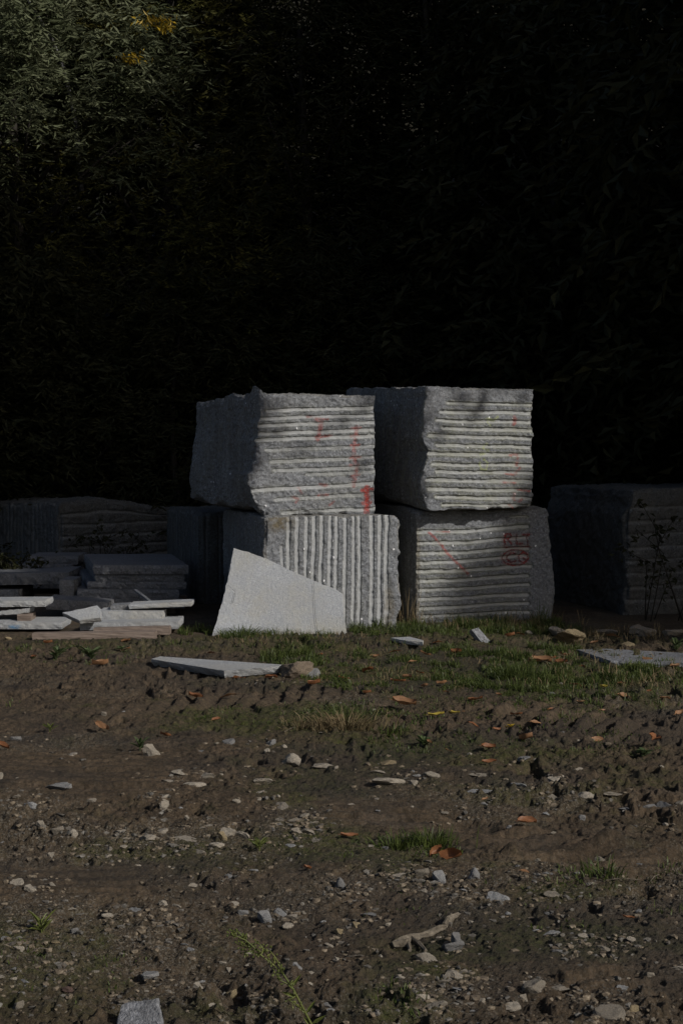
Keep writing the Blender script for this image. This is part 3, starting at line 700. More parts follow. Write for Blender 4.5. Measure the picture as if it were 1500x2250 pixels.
boxpiece('granite_slab', 'slab set on the speckled grey slab, half in shadow', 'slab', 216, 358, 1343, 14.72, .35, .085, 'slab_light', tilt=-1, group=GS, jit=.004, seed=42)
boxpiece('granite_slab', 'thin slab jutting out to the right on top of the sunlit slabs', 'slab', 283, 421, 1329, 14.80, .32, .038, 'slab_light', tilt=6, group=GS, jit=.004, seed=43)
boxpiece('granite_offcut', 'unlit left end of the thin jutting slab, built as a darker piece', 'offcut', 243, 282, 1331, 14.84, .25, .045, 'slab_old', tilt=2, group=GS, jit=.004, seed=44)  # shaded end of the thin slab, built as a separate darker piece
n3 = np.array([-.12, -.62, .77]); n3 /= np.linalg.norm(n3)
piece('granite_offcut', 'bright pointed offcut tilted up at the left end of the sunlit slabs', 'offcut', [on_plane(x, y, at(180, 1355, 14.35), n3) for x, y in [(137, 1346), (214, 1330), (222, 1337), (221, 1357), (175, 1364)]], n3, .05, 'slab_light', GS, .004, 45)
# stick leaning on the pile
V, F = tube_arrays([at(298, 1298, 15.6), at(316, 1311, 15.4), at(340, 1330, 15.1)], [.018, .02, .018], 6)
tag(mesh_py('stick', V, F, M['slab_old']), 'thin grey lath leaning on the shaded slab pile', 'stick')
# planks
g1 = gp(200, 1407)
boxpiece('wooden_plank', 'long rough wooden plank lying on the soil before the sunlit slabs', 'plank', 71, 342, 1392, 14.02, .12, .075, 'timber', tilt=4, jit=.003, seed=51, step=.06)
boxpiece('wooden_plank', 'second wooden plank behind the first, reaching further right', 'plank', 205, 373, 1381, 14.22, .12, .07, 'timber', tilt=4, jit=.003, seed=52, step=.06)

# ------------------------------------------------------------------ stones
def stone_shape(seed, sub=3, cuts=9, flat=.6, lo=.36, hi=.8):
    r_ = random.Random(seed); bm = bmesh.new(); bmesh.ops.create_icosphere(bm, subdivisions=sub, radius=1)
    pl = []
    for _ in range(cuts):
        v = Vector((r_.gauss(0, 1), r_.gauss(0, 1), r_.gauss(0, 1))).normalized(); pl.append((v, r_.uniform(lo, hi)))
    for v in bm.verts:
        c = v.co.copy()
        for _ in range(2):
            for nn, d in pl:
                k = c.dot(nn) - d
                if k > 0: c -= nn * k
        c += c.normalized() * (.15 * mnoise(c * 2.2 + Vector((seed, 0, 0))) + .09 * mnoise(c * 6 + Vector((seed, 5, 0))))
        v.co = Vector((c.x, c.y, c.z * flat))
    xs = [v.co.x for v in bm.verts]; s = 2 / (max(xs) - min(xs))
    for v in bm.verts: v.co *= s
    V = np.array([v.co[:] for v in bm.verts]); Ff = np.array([[v.index for v in f.verts] for f in bm.faces]); bm.free()
    return V, Ff
SM = {}
for i in range(14):
    V, Ff = stone_shape(900 + i, 3, 8, [.55, .7, .45, .9, .35][i % 5])
    me_o = mesh_np('stone', V, Ff, None, None, False); SM[i] = me_o.data; bpy.data.objects.remove(me_o)
def stone_data(i, mat):
    key = (i, mat)
    if key not in SM:
        m_ = SM[i].copy(); m_.name = 'stone'; m_.materials.clear(); m_.materials.append(M[mat]); SM[key] = m_
    return SM[key]
LAND = [((330, 1463), 'the lying pointed slab'), ((662, 1478), 'the brown boulder beside the lying slab'), ((205, 1395), 'the wooden planks'), ((615, 1395), 'the leaning slab'), ((895, 1405), 'the white shard between the stacks'),
        ((1250, 1400), 'the ochre rock'), ((1390, 1440), 'the bluish slab in the grass'), ((760, 1590), 'the dry grass tussock'), ((1260, 1585), 'the upper tyre rut on the right'), ((1437, 1646), 'the large upright brown leaf'),
        ((1072, 1650), 'the round orange leaf'), ((517, 1836), 'the stone split in two'), ((1200, 1850), 'the lower tyre rut on the right'), ((132, 1730), 'the bluish notched stone'), ((480, 1680), 'the dark wet patch'),
        ((977, 1900), 'the pair of curled brown leaves'), ((945, 2050), 'the crooked pale stick'), ((1215, 2052), 'the brick-shaped grey stone'), ((1175, 2185), 'the domed pale stone'), ((600, 2110), 'the tall seeding weed'), ((310, 2225), 'the big flat grey stone'),
        ((90, 2050), 'the small weed at the left edge'), ((767, 1843), 'the tan leaf left of the grass tufts'), ((363, 1618), 'the reddish leaf on the left'), ((632, 2038), 'the round pale stone')]
USED = set()
def where(px, py, own=None):
    c = sorted(((math.hypot((px - a) / 1.6, (py - b) * 1.2), nm, a, b) for (a, b), nm in LAND if nm != own))[:6]
    out = []
    for d, nm, a, b in c:
        dx, dy = px - a, py - b
        if abs(dx) > 2.2 * abs(dy): w_ = 'left of' if dx < 0 else 'right of'
        elif abs(dy) > abs(dx): w_ = 'behind' if dy < 0 else 'in front of'
        else: w_ = ('behind and ' if dy < 0 else 'in front and ') + ('left of' if dx < 0 else 'right of')
        pre = 'close ' if d < 45 else ('a little way ' if d < 110 else 'well ')
        out.append(pre + w_ + ' ' + nm)
    return out
def uniq(stem, px, py, own=None):
    for s_ in where(px, py, own):
        for st in (stem,):
            t = st + ' ' + s_
            if t not in USED and len(t.split()) <= 16: USED.add(t); return t
    return None
def put_stone(px, py, wpx, i, mat, hk=1.0, sink=.35, rz=None, sx=1.0, label=None, tilt=.2, lift=0):
    r_ = random.Random(int(px * 31 + py * 7)); p = gp(px, py); wd = wpx / FPX * p.y
    o = bpy.data.objects.new('stone', stone_data(i, mat)); COL.objects.link(o)
    o.rotation_euler = (r_.uniform(-tilt, tilt), r_.uniform(-tilt, tilt), (r_.choice([0, math.pi]) + r_.uniform(-.35, .35)) if rz is None else rz)
    o.scale = (wd / 2, wd / 2 * r_.uniform(.55, .8) * sx, wd / 2 * hk)
    zmin = min(v.co.z for v in SM[i].vertices) * wd / 2 * hk
    o.location = (p.x, p.y + wd * .1, p.z - zmin * (1 - 2 * sink) + lift)
    col = {'stone': 'pale', 'stone_grey': 'grey', 'stone_yellow': 'ochre', 'stone_red': 'reddish', 'stone_brown': 'brown'}[mat]
    sh = 'flat' if hk < .6 else ('upright' if hk > 1.3 else ('angular' if i % 2 else 'rounded'))
    sz = 'large' if wd > .13 else ('medium' if wd > .08 else 'small')
    if label: USED.add(label)
    lb = label or uniq(f'{sz} {sh} {col} stone', px, py) or f'{sz} {sh} {col} stone half sunk in the trodden soil'
    return tag(o, lb, 'stone', 'stones scattered on the trodden soil')
G, P_, Yl, Rd = 'stone_grey', 'stone', 'stone_yellow', 'stone_red'
STN = [(31, 1626, 24, G), (330, 1660, 38, P_), (638, 1680, 50, P_), (705, 1685, 45, P_, .6), (42, 1747, 30, P_), (67, 1772, 35, G), (92, 1775, 18, P_), (202, 1776, 22, P_), (450, 1707, 45, P_, .6), (425, 1727, 50, P_, .5),
       (390, 1700, 30, P_, .5), (372, 1717, 30, P_, .5), (577, 1718, 40, P_, .8), (360, 1750, 22, P_), (350, 1762, 22, P_), (360, 1781, 24, P_), (395, 1781, 16, G), (317, 1750, 28, P_), (570, 1760, 20, P_), (620, 1772, 36, P_, .5),
       (567, 1741, 40, P_, .5), (645, 1806, 32, P_), (615, 1802, 22, P_), (670, 1797, 22, P_), (650, 1829, 26, P_), (680, 1829, 32, P_), (690, 1807, 18, P_), (355, 1829, 28, P_, 1.2), (122, 1820, 28, P_), (90, 1820, 22, P_), (158, 1830, 24, P_),
       (265, 1827, 26, P_), (278, 1840, 22, P_), (325, 1842, 45, P_, .5), (405, 1845, 60, P_, .5), (452, 1816, 30, P_, .5), (437, 1872, 34, P_), (477, 1867, 34, P_, .6), (110, 1882, 24, P_), (237, 1882, 18, P_), (637, 1859, 26, G, .6),
       (157, 1665, 28, P_, .5), (507, 1634, 28, G), (597, 1636, 20, G), (622, 1641, 18, P_), (850, 1680, 34, Yl), (917, 1704, 24, G), (905, 1697, 12, G), (952, 1702, 44, P_), (1050, 1706, 74, P_, .35), (1062, 1740, 70, G, .35), (845, 1721, 76, P_, .35),
       (907, 1723, 24, P_), (830, 1698, 36, P_, .5), (1140, 1727, 34, G, .6), (1182, 1668, 22, P_), (1207, 1750, 54, P_, .5), (1215, 1740, 48, P_, .5), (1280, 1750, 50, P_, .5), (1347, 1751, 40, P_, .5), (1375, 1787, 30, G), (1460, 1820, 14, P_),
       (1272, 1627, 12, P_), (1427, 1775, 34, G), (1460, 1775, 36, G), (1494, 1767, 20, P_), (1215, 1712, 56, P_, .4), (1267, 1692, 24, P_), (1150, 1685, 30, G), (977, 1806, 20, P_), (920, 1923, 34, P_, .9), (965, 1937, 32, G, .9), (1040, 1932, 26, G, 1.6),
       (872, 1927, 46, P_, .45), (1202, 1920, 24, G), (1317, 1910, 26, P_), (757, 1960, 20, P_, 1.4), (787, 1965, 14, P_), (1095, 1977, 50, G, .9), (1210, 1967, 44, P_, .6), (932, 1958, 18, P_), (1017, 1957, 20, G), (1235, 2015, 18, P_, 1.2),
       (1175, 2045, 18, G), (987, 2087, 50, G, .5), (1002, 2075, 26, G, 1.3), (942, 2112, 60, P_, .5), (1017, 2135, 24, P_), (975, 2156, 30, P_), (997, 2147, 44, P_, .8), (1012, 2175, 38, G, .6), (929, 2196, 32, P_, 1.1), (960, 2214, 48, P_, .8),
       (1120, 2214, 44, P_, .5), (1147, 2201, 28, P_), (1232, 2176, 50, P_, .5), (1282, 2191, 18, P_), (1155, 2162, 32, P_, .7), (1350, 2232, 70, P_, .45), (1390, 2222, 28, Yl), (1295, 2242, 20, P_), (1490, 2132, 30, P_), (1490, 2217, 30, P_),
       (1325, 2085, 34, P_, .5), (1282, 2058, 26, P_, .5), (1232, 2094, 40, G, .5), (1367, 2167, 26, G), (1385, 2066, 24, P_), (780, 2035, 24, Yl), (810, 2009, 40, G, .6), (780, 2102, 36, P_, .3), (882, 2148, 18, P_), (42, 1946, 32, P_), (65, 1958, 26, P_, .7),
       (115, 1951, 16, P_), (417, 1948, 28, P_), (470, 1941, 18, P_), (502, 1927, 20, G), (557, 1912, 24, G), (235, 2015, 28, P_, 1.2), (297, 2002, 28, G), (352, 2034, 16, P_), (376, 2030, 16, P_), (327, 2059, 20, P_), (67, 2025, 14, G), (515, 1988, 20, P_),
       (530, 2008, 24, G), (582, 2022, 34, G, .8), (615, 2005, 30, G), (642, 2017, 28, P_), (272, 2202, 26, P_), (147, 2180, 28, Rd), (155, 2130, 18, P_), (42, 2087, 26, P_), (15, 2065, 26, G), (722, 2077, 20, P_), (740, 2110, 16, P_), (565, 2196, 34, P_, .5),
       (595, 2210, 26, P_), (367, 2175, 22, P_), (322, 2147, 40, G, .5), (42, 2212, 24, P_), (745, 1950, 26, G, 1.6), (725, 1958, 16, P_), (600, 1492, 18, P_), (632, 1488, 16, P_), (1165, 1392, 26, P_, 1.2), (18, 1405, 16, Yl, 1.3)]
for k_, s_ in enumerate(STN):
    put_stone(s_[0], s_[1], s_[2] * 1.05, (k_ * 5 + 3) % 14, s_[3], s_[4] if len(s_) > 4 else .8, .42)
put_stone(132, 1733, 64, 2, G, .6, .2, label='bluish grey notched stone lying in the mud at the left')
put_stone(501, 1836, 36, 1, P_, 1.1, .25, label='left half of a pale stone split in two')
put_stone(534, 1838, 36, 7, P_, 1.1, .25, label='right half of a pale stone split in two')
put_stone(1215, 2052, 64, 9, G, .5, .3, rz=.05, label='brick-shaped grey stone lying among moss on the right')
put_stone(1175, 2187, 54, 6, P_, 1.0, .2, label='domed pale stone near the bottom edge, right of centre')
put_stone(632, 2038, 28, 5, P_, 1.1, .2, label='round pale stone behind the seed head of the weed')
nb = np.array([-.15, -.55, .82]); nb /= np.linalg.norm(nb); pb = gp(305, 2262)
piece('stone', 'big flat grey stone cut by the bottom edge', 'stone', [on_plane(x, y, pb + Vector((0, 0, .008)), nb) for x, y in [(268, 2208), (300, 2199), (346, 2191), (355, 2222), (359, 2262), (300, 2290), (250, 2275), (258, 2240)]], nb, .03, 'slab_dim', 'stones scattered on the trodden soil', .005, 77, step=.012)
put_stone(655, 1488, 74, 8, 'stone_brown', .5, .22, rz=.1, label='brown boulder at the right tip of the lying slab')
put_stone(692, 1488, 36, 3, 'stone_grey', .8, .25, label='broken grey stone resting against the brown boulder')
put_stone(1255, 1416, 84, 10, Yl, .8, .1, rz=.5, label='large ochre rock with a broken edge before the right shade')
put_stone(1222, 1398, 40, 6, P_, .9, .2, label='rounded stone left of the large ochre rock')
put_stone(1330, 1394, 56, 7, P_, .6, .25, label='dim stone in the shade behind the ochre rock')
put_stone(1405, 1400, 60, 8, P_, .45, .3, label='dim boulder in the shade above the bluish slab')
put_stone(1470, 1404, 50, 3, P_, .45, .3, label='dim boulder in the shade at the right edge')
put_stone(1380, 1418, 30, 5, Yl, .8, .2, label='small ochre stone touching the bluish slab')
# further stones, one object each, and the gravel as one mass
taken = [(s_[0], s_[1]) for s_ in STN]; cnt = 0; rr = random.Random(5)
while cnt < 120:
    py = 1500 + 745 * rr.random() ** .8; px = rr.uniform(0, 1500)
    if min(math.hypot(px - a, (py - b) * 1.5) for a, b in taken) < 20: continue
    if 1430 < py < 1600 and px > 640 and rr.random() < .7: continue
    if px < 900 and 1690 > py > 1500 and rr.random() < .4: continue
    taken.append((px, py)); wpx = rr.uniform(10, 21) * (.7 + .6 * (py - 1500) / 750)
    put_stone(px, py, wpx, rr.randrange(14), rr.choice([P_, P_, P_, G, G, Yl if rr.random() < .2 else P_]), rr.choice([.5, .8, .8, 1.1]), .35); cnt += 1
def gravel():
    base = []
    for i in range(6):
        base.append(stone_shape(1500 + i, 1, 5, .7))
    N = 11500; px = rng.uniform(-60, 1560, N); py = 1440 + 860 * rng.random(N) ** .75
    k_ = int(N * .6); si = rng.integers(0, len(STN), k_); px[:k_] = np.array([q[0] for q in STN])[si] + rng.normal(0, 34, k_); py[:k_] = np.maximum(1500, np.array([q[1] for q in STN])[si] + rng.normal(0, 13, k_))
    x, y, z = ground_pts(px, py); _, mo_, gr, we = ground_fields(x, y); gr[:k_] = .5 + .5 * gr[:k_]
    keep = rng.random(N) < (.05 + .95 * gr) * (.45 + .55 * sstep(1500, 1900, py)); x, y, z = x[keep], y[keep], z[keep]; py = py[keep]
    s = .0028 + .0135 * rng.random(len(x)) ** 3.2; s *= .8 + .5 * (y / 10)
    VV = {0: [], 1: []}; FF = {0: [], 1: []}; off = [0, 0]
    for i in range(len(x)):
        V, Ff = base[i % 6]; a = rng.uniform(0, 6.28); c, sn = math.cos(a), math.sin(a); k = i % 3 == 0
        Q = V * s[i] * np.array([1, .8, .8]); Q = np.stack([Q[:, 0] * c - Q[:, 1] * sn + x[i], Q[:, 0] * sn + Q[:, 1] * c + y[i], Q[:, 2] + z[i] - s[i] * .05], -1)
        VV[k].append(Q); FF[k].append(Ff + off[k]); off[k] += len(Q)
    V = np.concatenate(VV[0] + VV[1]); Fa = np.concatenate(FF[0]); Fb = np.concatenate(FF[1]) + off[0]
    o = mesh_np('gravel', V, np.concatenate([Fa, Fb]), M['gravel'], None, False); o.data.materials.append(M['gravel_grey'])
    mi = np.zeros(len(Fa) + len(Fb), np.int32); mi[len(Fa):] = 1; o.data.polygons.foreach_set('material_index', mi)
    tag(o, 'fine gravel strewn over the brown soil', 'gravel', kind='stuff')
def mat_grit(name, a, b):
    k = NT(name); c = k.ramp(k.noise(35, 3, .8), [(.3, (.05, .04, .032)), (.5, a), (.7, b)]); return k.fin(c, .9, .2)
M['gravel'] = mat_grit('gravel_pale', (.125, .10, .07), (.25, .21, .155)); M['gravel_grey'] = mat_grit('gravel_grey', (.095, .088, .075), (.19, .18, .165))
gravel()

# ------------------------------------------------------------------ fallen leaves
def leaf_shape(seed, ratio=.55, curl=.25, pts=9):
    r_ = random.Random(seed); V = []; F = []; m = 4
    for i in range(pts):
        t = i / (pts - 1); wd = ratio * math.sin(math.pi * min(1, t * .93 + .03)) ** .75 * (1 - .25 * t) * .5
        for j in range(-m, m + 1):
            s = j / m; ed = 1 + .10 * math.sin(i * 2.9 + seed) * abs(s)
            x = t - .5; y = s * wd * ed; z = curl * (s * s * .33 * (1.3 if seed % 2 else .6)) + curl * .5 * (t - .5) ** 2 * (1 if seed % 3 else -1) + .03 * math.sin(t * 9 + s * 4 + seed)
            V.append((x, y, z))
    for i in range(pts - 1):
        for j in range(2 * m):
            a = i * (2 * m + 1) + j; F.append((a, a + 1, a + 2 * m + 2, a + 2 * m + 1))
    st, sf = tube_arrays([(-.5, 0, V[m][2]), (-.62, .02, V[m][2] + .02), (-.72, .05, V[m][2] + .03)], [.012, .01, .008], 4)
    o = len(V); V += [tuple(v) for v in st]; F += [tuple(q + o for q in f) for f in sf]
    return V, F
LM = {}
for i in range(6):
    V, F = leaf_shape(i + 1, [.6, .5, .7, .42, .62, .55][i], [.45, .6, .35, .5, .65, .4][i])
    for mt in ('litter', 'litter_pale', 'litter_yellow'):
        t_ = mesh_py('fallen_leaf', V, F, M[mt], smooth=True); LM[(i, mt)] = t_.data; bpy.data.objects.remove(t_)
def put_leaf(px, py, wpx, mat='litter', i=0, rz=None, tilt=.3, label=None, lift=.012):
    r_ = random.Random(int(px * 13 + py)); p = gp(px, py); L = wpx / FPX * p.y
    o = bpy.data.objects.new('fallen_leaf', LM[(i, mat)]); COL.objects.link(o)
    o.scale = (L, L, L); o.location = (p.x, p.y, p.z + lift + L * .1)
    o.rotation_euler = (r_.uniform(0, tilt * 1.6), r_.uniform(-tilt, tilt), r_.uniform(-.7, .7) + r_.choice([0, math.pi]) if rz is None else rz)
    col = {'litter': 'rust brown', 'litter_pale': 'tan', 'litter_yellow': 'yellow'}[mat]
    sz = 'large' if L > .13 else ('small' if L < .085 else 'curled')
    if label: USED.add(label)
    lb = label or uniq(f'{sz} {col} fallen leaf', px, py) or f'{sz} {col} fallen leaf lying on the ground'
    tag(o, lb, 'leaf', 'fallen autumn leaves on the ground')
T, TP, TY = 'litter', 'litter_pale', 'litter_yellow'
LV = [(430, 1538, 38, T), (502, 1537, 34, TP), (690, 1513, 28, T), (523, 1487, 40, T), (475, 1587, 20, T), (225, 1607, 42, TP), (8, 1648, 34, T), (960, 1416, 20, T), (1003, 1440, 26, T), (874, 1504, 34, T), (894, 1496, 26, TP),
      (922, 1484, 20, T), (970, 1508, 26, TP), (980, 1524, 16, T), (806, 1525, 18, T), (755, 1497, 26, T), (808, 1479, 32, T), (1044, 1542, 34, T), (887, 1557, 54, TP), (1176, 1603, 26, TP), (1155, 1631, 34, TP), (1074, 1682, 32, T),
      (1310, 1626, 32, TP), (1252, 1639, 26, T), (1490, 1578, 26, TP), (1371, 1536, 34, TP), (1421, 1459, 26, TP), (1386, 1469, 16, TP), (1186, 1466, 50, TP), (1209, 1451, 28, T), (1233, 1464, 28, T), (1264, 1519, 30, TP), (1325, 1515, 16, TY),
      (1275, 1542, 20, TP), (1209, 1565, 18, T), (1090, 1616, 22, T), (1305, 1416, 18, TP), (1345, 1411, 30, TP), (1120, 1402, 22, T), (1008, 1562, 30, TP), (1157, 1856, 42, T), (1380, 2025, 26, T), (1065, 1764, 16, TP), (1152, 1924, 22, TP),
      (221, 1461, 36, TP), (277, 1434, 20, T), (278, 1409, 24, TP), (139, 1384, 14, T), (75, 1441, 14, T), (464, 1440, 18, T), (106, 1418, 20, T), (1336, 1425, 20, TP), (700, 1448, 18, T), (1240, 1440, 22, T), (1180, 1452, 24, TP), (1143, 1400, 22, T),
      (675, 1915, 18, T), (985, 1655, 18, TP), (596, 1494, 30, T), (1420, 1520, 20, T)]
for k_, l_ in enumerate(LV): put_leaf(*l_, i=(k_ * 5) % 6)
rl = random.Random(8)
for k_ in range(26):
    px_, py_ = rl.uniform(760, 1500), rl.uniform(1425, 1640)
    if all(math.hypot(px_ - q[0], (py_ - q[1]) * 2) > 34 for q in LV): put_leaf(px_, py_, rl.uniform(12, 28), rl.choice([T, TP, TP]), rl.randrange(6), tilt=rl.uniform(.1, .8))
put_leaf(363, 1620, 26, T, 0, label='reddish brown leaf flat on the mud at the left')
put_leaf(958, 1577, 36, TY, 3, 0.1, .1, label='slender yellow leaf lying on the soil right of the tussock')
put_leaf(997, 1567, 26, TY, 1, -.3, .1, label='small yellow leaf just beside the slender yellow one')
put_leaf(1072, 1650, 32, T, 0, .1, .3, label='round orange leaf on a pale pebble right of centre')
put_leaf(1437, 1648, 46, T, 2, 1.2, .7, label='large upright brown leaf near the right edge', lift=.05)
put_leaf(767, 1845, 40, T, 3, .2, .3, label='tan folded leaf left of the two bright grass tufts')
put_leaf(957, 1897, 34, T, 4, .5, .6, label='smaller of the pair of curled brown leaves', lift=.04)
put_leaf(993, 1910, 52, T, 4, -.4, .5, label='larger of the pair of curled brown leaves', lift=.04)

# ------------------------------------------------------------------ grass
def blades(x, y, z, ln, wd, lean, azim=None):
    n = len(x); a = rng.uniform(0, 2 * math.pi, n) if azim is None else azim
    dx, dy = np.cos(a), np.sin(a); sx, sy = -dy, dx
    b = rng.uniform(0, 2 * math.pi, n); sx, sy = np.cos(b), np.sin(b)
    P = np.stack([x, y, z - .01], -1); D = np.stack([dx, dy, dx * 0], -1); S = np.stack([sx, sy, sx * 0], -1) * (wd / 2)[:, None]; U = np.array([0, 0, 1.0])
    L = ln[:, None]; le = lean[:, None]
    m1 = P + U * L * .45 * (1 - le * .25) + D * L * .22 * le; m2 = P + U * L * .78 * (1 - le * .45) + D * L * .6 * le; tip = P + U * L * (1 - le * .75) + D * L * .98 * le
    V = np.stack([P - S, P + S, m1 - S * .9, m1 + S * .9, m2 - S * .6, m2 + S * .6, tip], 1)
    t = np.array([[0, 1, 3], [0, 3, 2], [2, 3, 5], [2, 5, 4], [4, 5, 6]]); o = np.arange(n) * 7
    return V.reshape(-1, 3), (o[:, None, None] + t[None]).reshape(-1, 3)
def grass_patch(regs, seed):
    X = []; Y = []; LN = []
    for (cx, cy, rx, ry, n, ln) in regs:
        a = rng.uniform(0, 2 * math.pi, n); r_ = np.sqrt(rng.random(n)); X.append(cx + rx * r_ * np.cos(a)); Y.append(cy + ry * r_ * np.sin(a)); LN.append(np.full(n, ln))
    px, py, ln = np.concatenate(X), np.concatenate(Y), np.concatenate(LN)
    x, y, z = ground_pts(px, py)
    cl = vn2(x * 7, y * 7, seed) * .6 + vn2(x * 19, y * 19, seed + 1) * .4
    keep = rng.random(len(x)) < sstep(.49, .70, cl); x, y, z, ln, cl = x[keep], y[keep], z[keep], ln[keep], cl[keep]
    ln = ln * rng.uniform(.3, 1.15, len(x)) * (.42 + cl)
    return blades(x, y, z, ln, rng.uniform(.0035, .007, len(x)), rng.uniform(.1, 1.0, len(x)))
regs = [(850, 1388, 110, 14, 6000, .11), (1000, 1384, 120, 18, 7500, .105), (1130, 1380, 110, 20, 7000, .11), (1215, 1385, 60, 14, 2000, .10), (620, 1400, 150, 8, 3500, .09), (540, 1396, 60, 8, 1500, .10), (430, 1392, 40, 5, 900, .10),
        (700, 1432, 90, 20, 3200, .08), (640, 1450, 70, 20, 2000, .09), (900, 1475, 260, 50, 20000, .060), (1120, 1480, 190, 50, 16000, .065), (1000, 1570, 330, 40, 7000, .04), (1250, 1640, 220, 40, 3000, .03), (1100, 1430, 180, 16, 5000, .07), (1330, 1478, 200, 34, 15000, .07), (1180, 1440, 90, 20, 3000, .10), (1400, 1520, 150, 40, 6000, .08),
        (1150, 1500, 60, 25, 2500, .13), (1230, 1545, 90, 20, 1200, .05), (640, 1575, 230, 30, 3500, .035), (900, 1630, 180, 30, 1800, .04), (880, 1870, 140, 30, 1200, .035), (100, 1425, 100, 14, 900, .05), (190, 1450, 120, 20, 700, .05), (20, 1560, 60, 20, 200, .06),
        (1100, 1990, 350, 60, 900, .03), (150, 2130, 200, 80, 500, .03), (850, 2190, 120, 60, 600, .04), (1300, 1930, 100, 40, 400, .04), (1480, 1960, 60, 60, 250, .05), (620, 1420, 300, 14, 2500, .05)]
V, F = grass_patch(regs, 33)
tag(mesh_np('grass', V, F, M['grass']), 'short green grass growing before the blocks and on the mossy soil', 'grass', kind='stuff')
V, F = grass_patch([(1050, 1372, 240, 16, 1500, .17), (900, 1475, 260, 50, 1600, .07), (1300, 1478, 230, 45, 2000, .10), (1130, 1385, 130, 10, 2500, .10), (1250, 1405, 80, 14, 900, .09), (700, 1410, 250, 16, 1200, .07), (1400, 1400, 120, 14, 1200, .12)], 44)
tag(mesh_np('dry_grass', V, F, M['dry']), 'straw-coloured dead grass mixed into the green', 'dry grass', kind='stuff')
def tuft(px, py, n, ln, spread, mat, label, name='grass_tuft', lean=(.1, .9), wd=.006, Y=None):
    p = gp(px, py) if Y is None else at(px, py, Y); x = rng.normal(0, spread, n); y = rng.normal(0, spread * .7, n); az = np.arctan2(y, x) + rng.normal(0, .5, n)
    V, F = blades(x, y, np.zeros(n), ln * rng.uniform(.45, 1.1, n), rng.uniform(.6, 1.2, n) * wd, rng.uniform(*lean, n), az)
    o = mesh_np(name, V, F, M[mat]); o.location = p; return tag(o, label, 'grass tuft')
tuft(870, 1862, 160, .095, .05, 'grass', 'small fresh grass tuft left of the other one on bare mud')
tuft(948, 1858, 220, .11, .05, 'grass', 'brighter fresh grass tuft with fanned blades on bare mud')
tuft(1145, 1490, 260, .15, .08, 'grass', 'bright green grass tuft behind the upper tyre rut')
tuft(535, 1400, 260, .19, .08, 'grass', 'arching long grass tuft at the foot of the leaning slab', lean=(.5, 1))
tuft(760, 1600, 420, .17, .10, 'dry', 'dry straw-coloured grass tussock in the middle of the ground', 'grass_tussock', (.3, 1))
tuft(765, 1590, 260, .16, .09, 'grass', 'green blades growing through the dry tussock', 'grass_tuft', (.2, 1))
tuft(655, 1600, 90, .12, .05, 'dry', 'thin straw tuft left of the dry tussock')
tuft(1325, 1925, 60, .09, .04, 'grass', 'sparse grass tuft below the lower tyre rut')
tuft(860, 1610, 110, .10, .05, 'grass', 'low grass tuft right of the dry tussock')
tuft(1185, 1375, 50, .30, .05, 'grass', 'tall grass stems before the right end of the lettered block', lean=(.05, .5))
tuft(896, 1372, 46, .42, .07, 'dry', 'tall dead reddish stalks in the gap between the stacks', 'dead_stalks', (.05, .6), .004)
# single long stalks against the leaning slab
for (x0, y0, x1, y1, x2, y2, lab) in ((700, 1405, 692, 1350, 689, 1280, 'single thin grass stalk curving up over the leaning slab'), (512, 1325, 517, 1300, 500, 1285, 'short curved stalk against the left part of the leaning slab')):
    P0 = [on_plane(x, y, (0, 14.38, 0), n) for x, y in ((x0, y0), (x1, y1), (x2, y2))] if False else [on_plane(x, y, (0, 14.40, 0), np.array([0, -.82, .572])) for x, y in ((x0, y0), (x1, y1), (x2, y2))]
    V, F = tube_arrays(P0, [.0016, .0013, .0008], 5); tag(mesh_py('grass_stalk', V, F, M['leaf_dark']), lab, 'grass stalk')

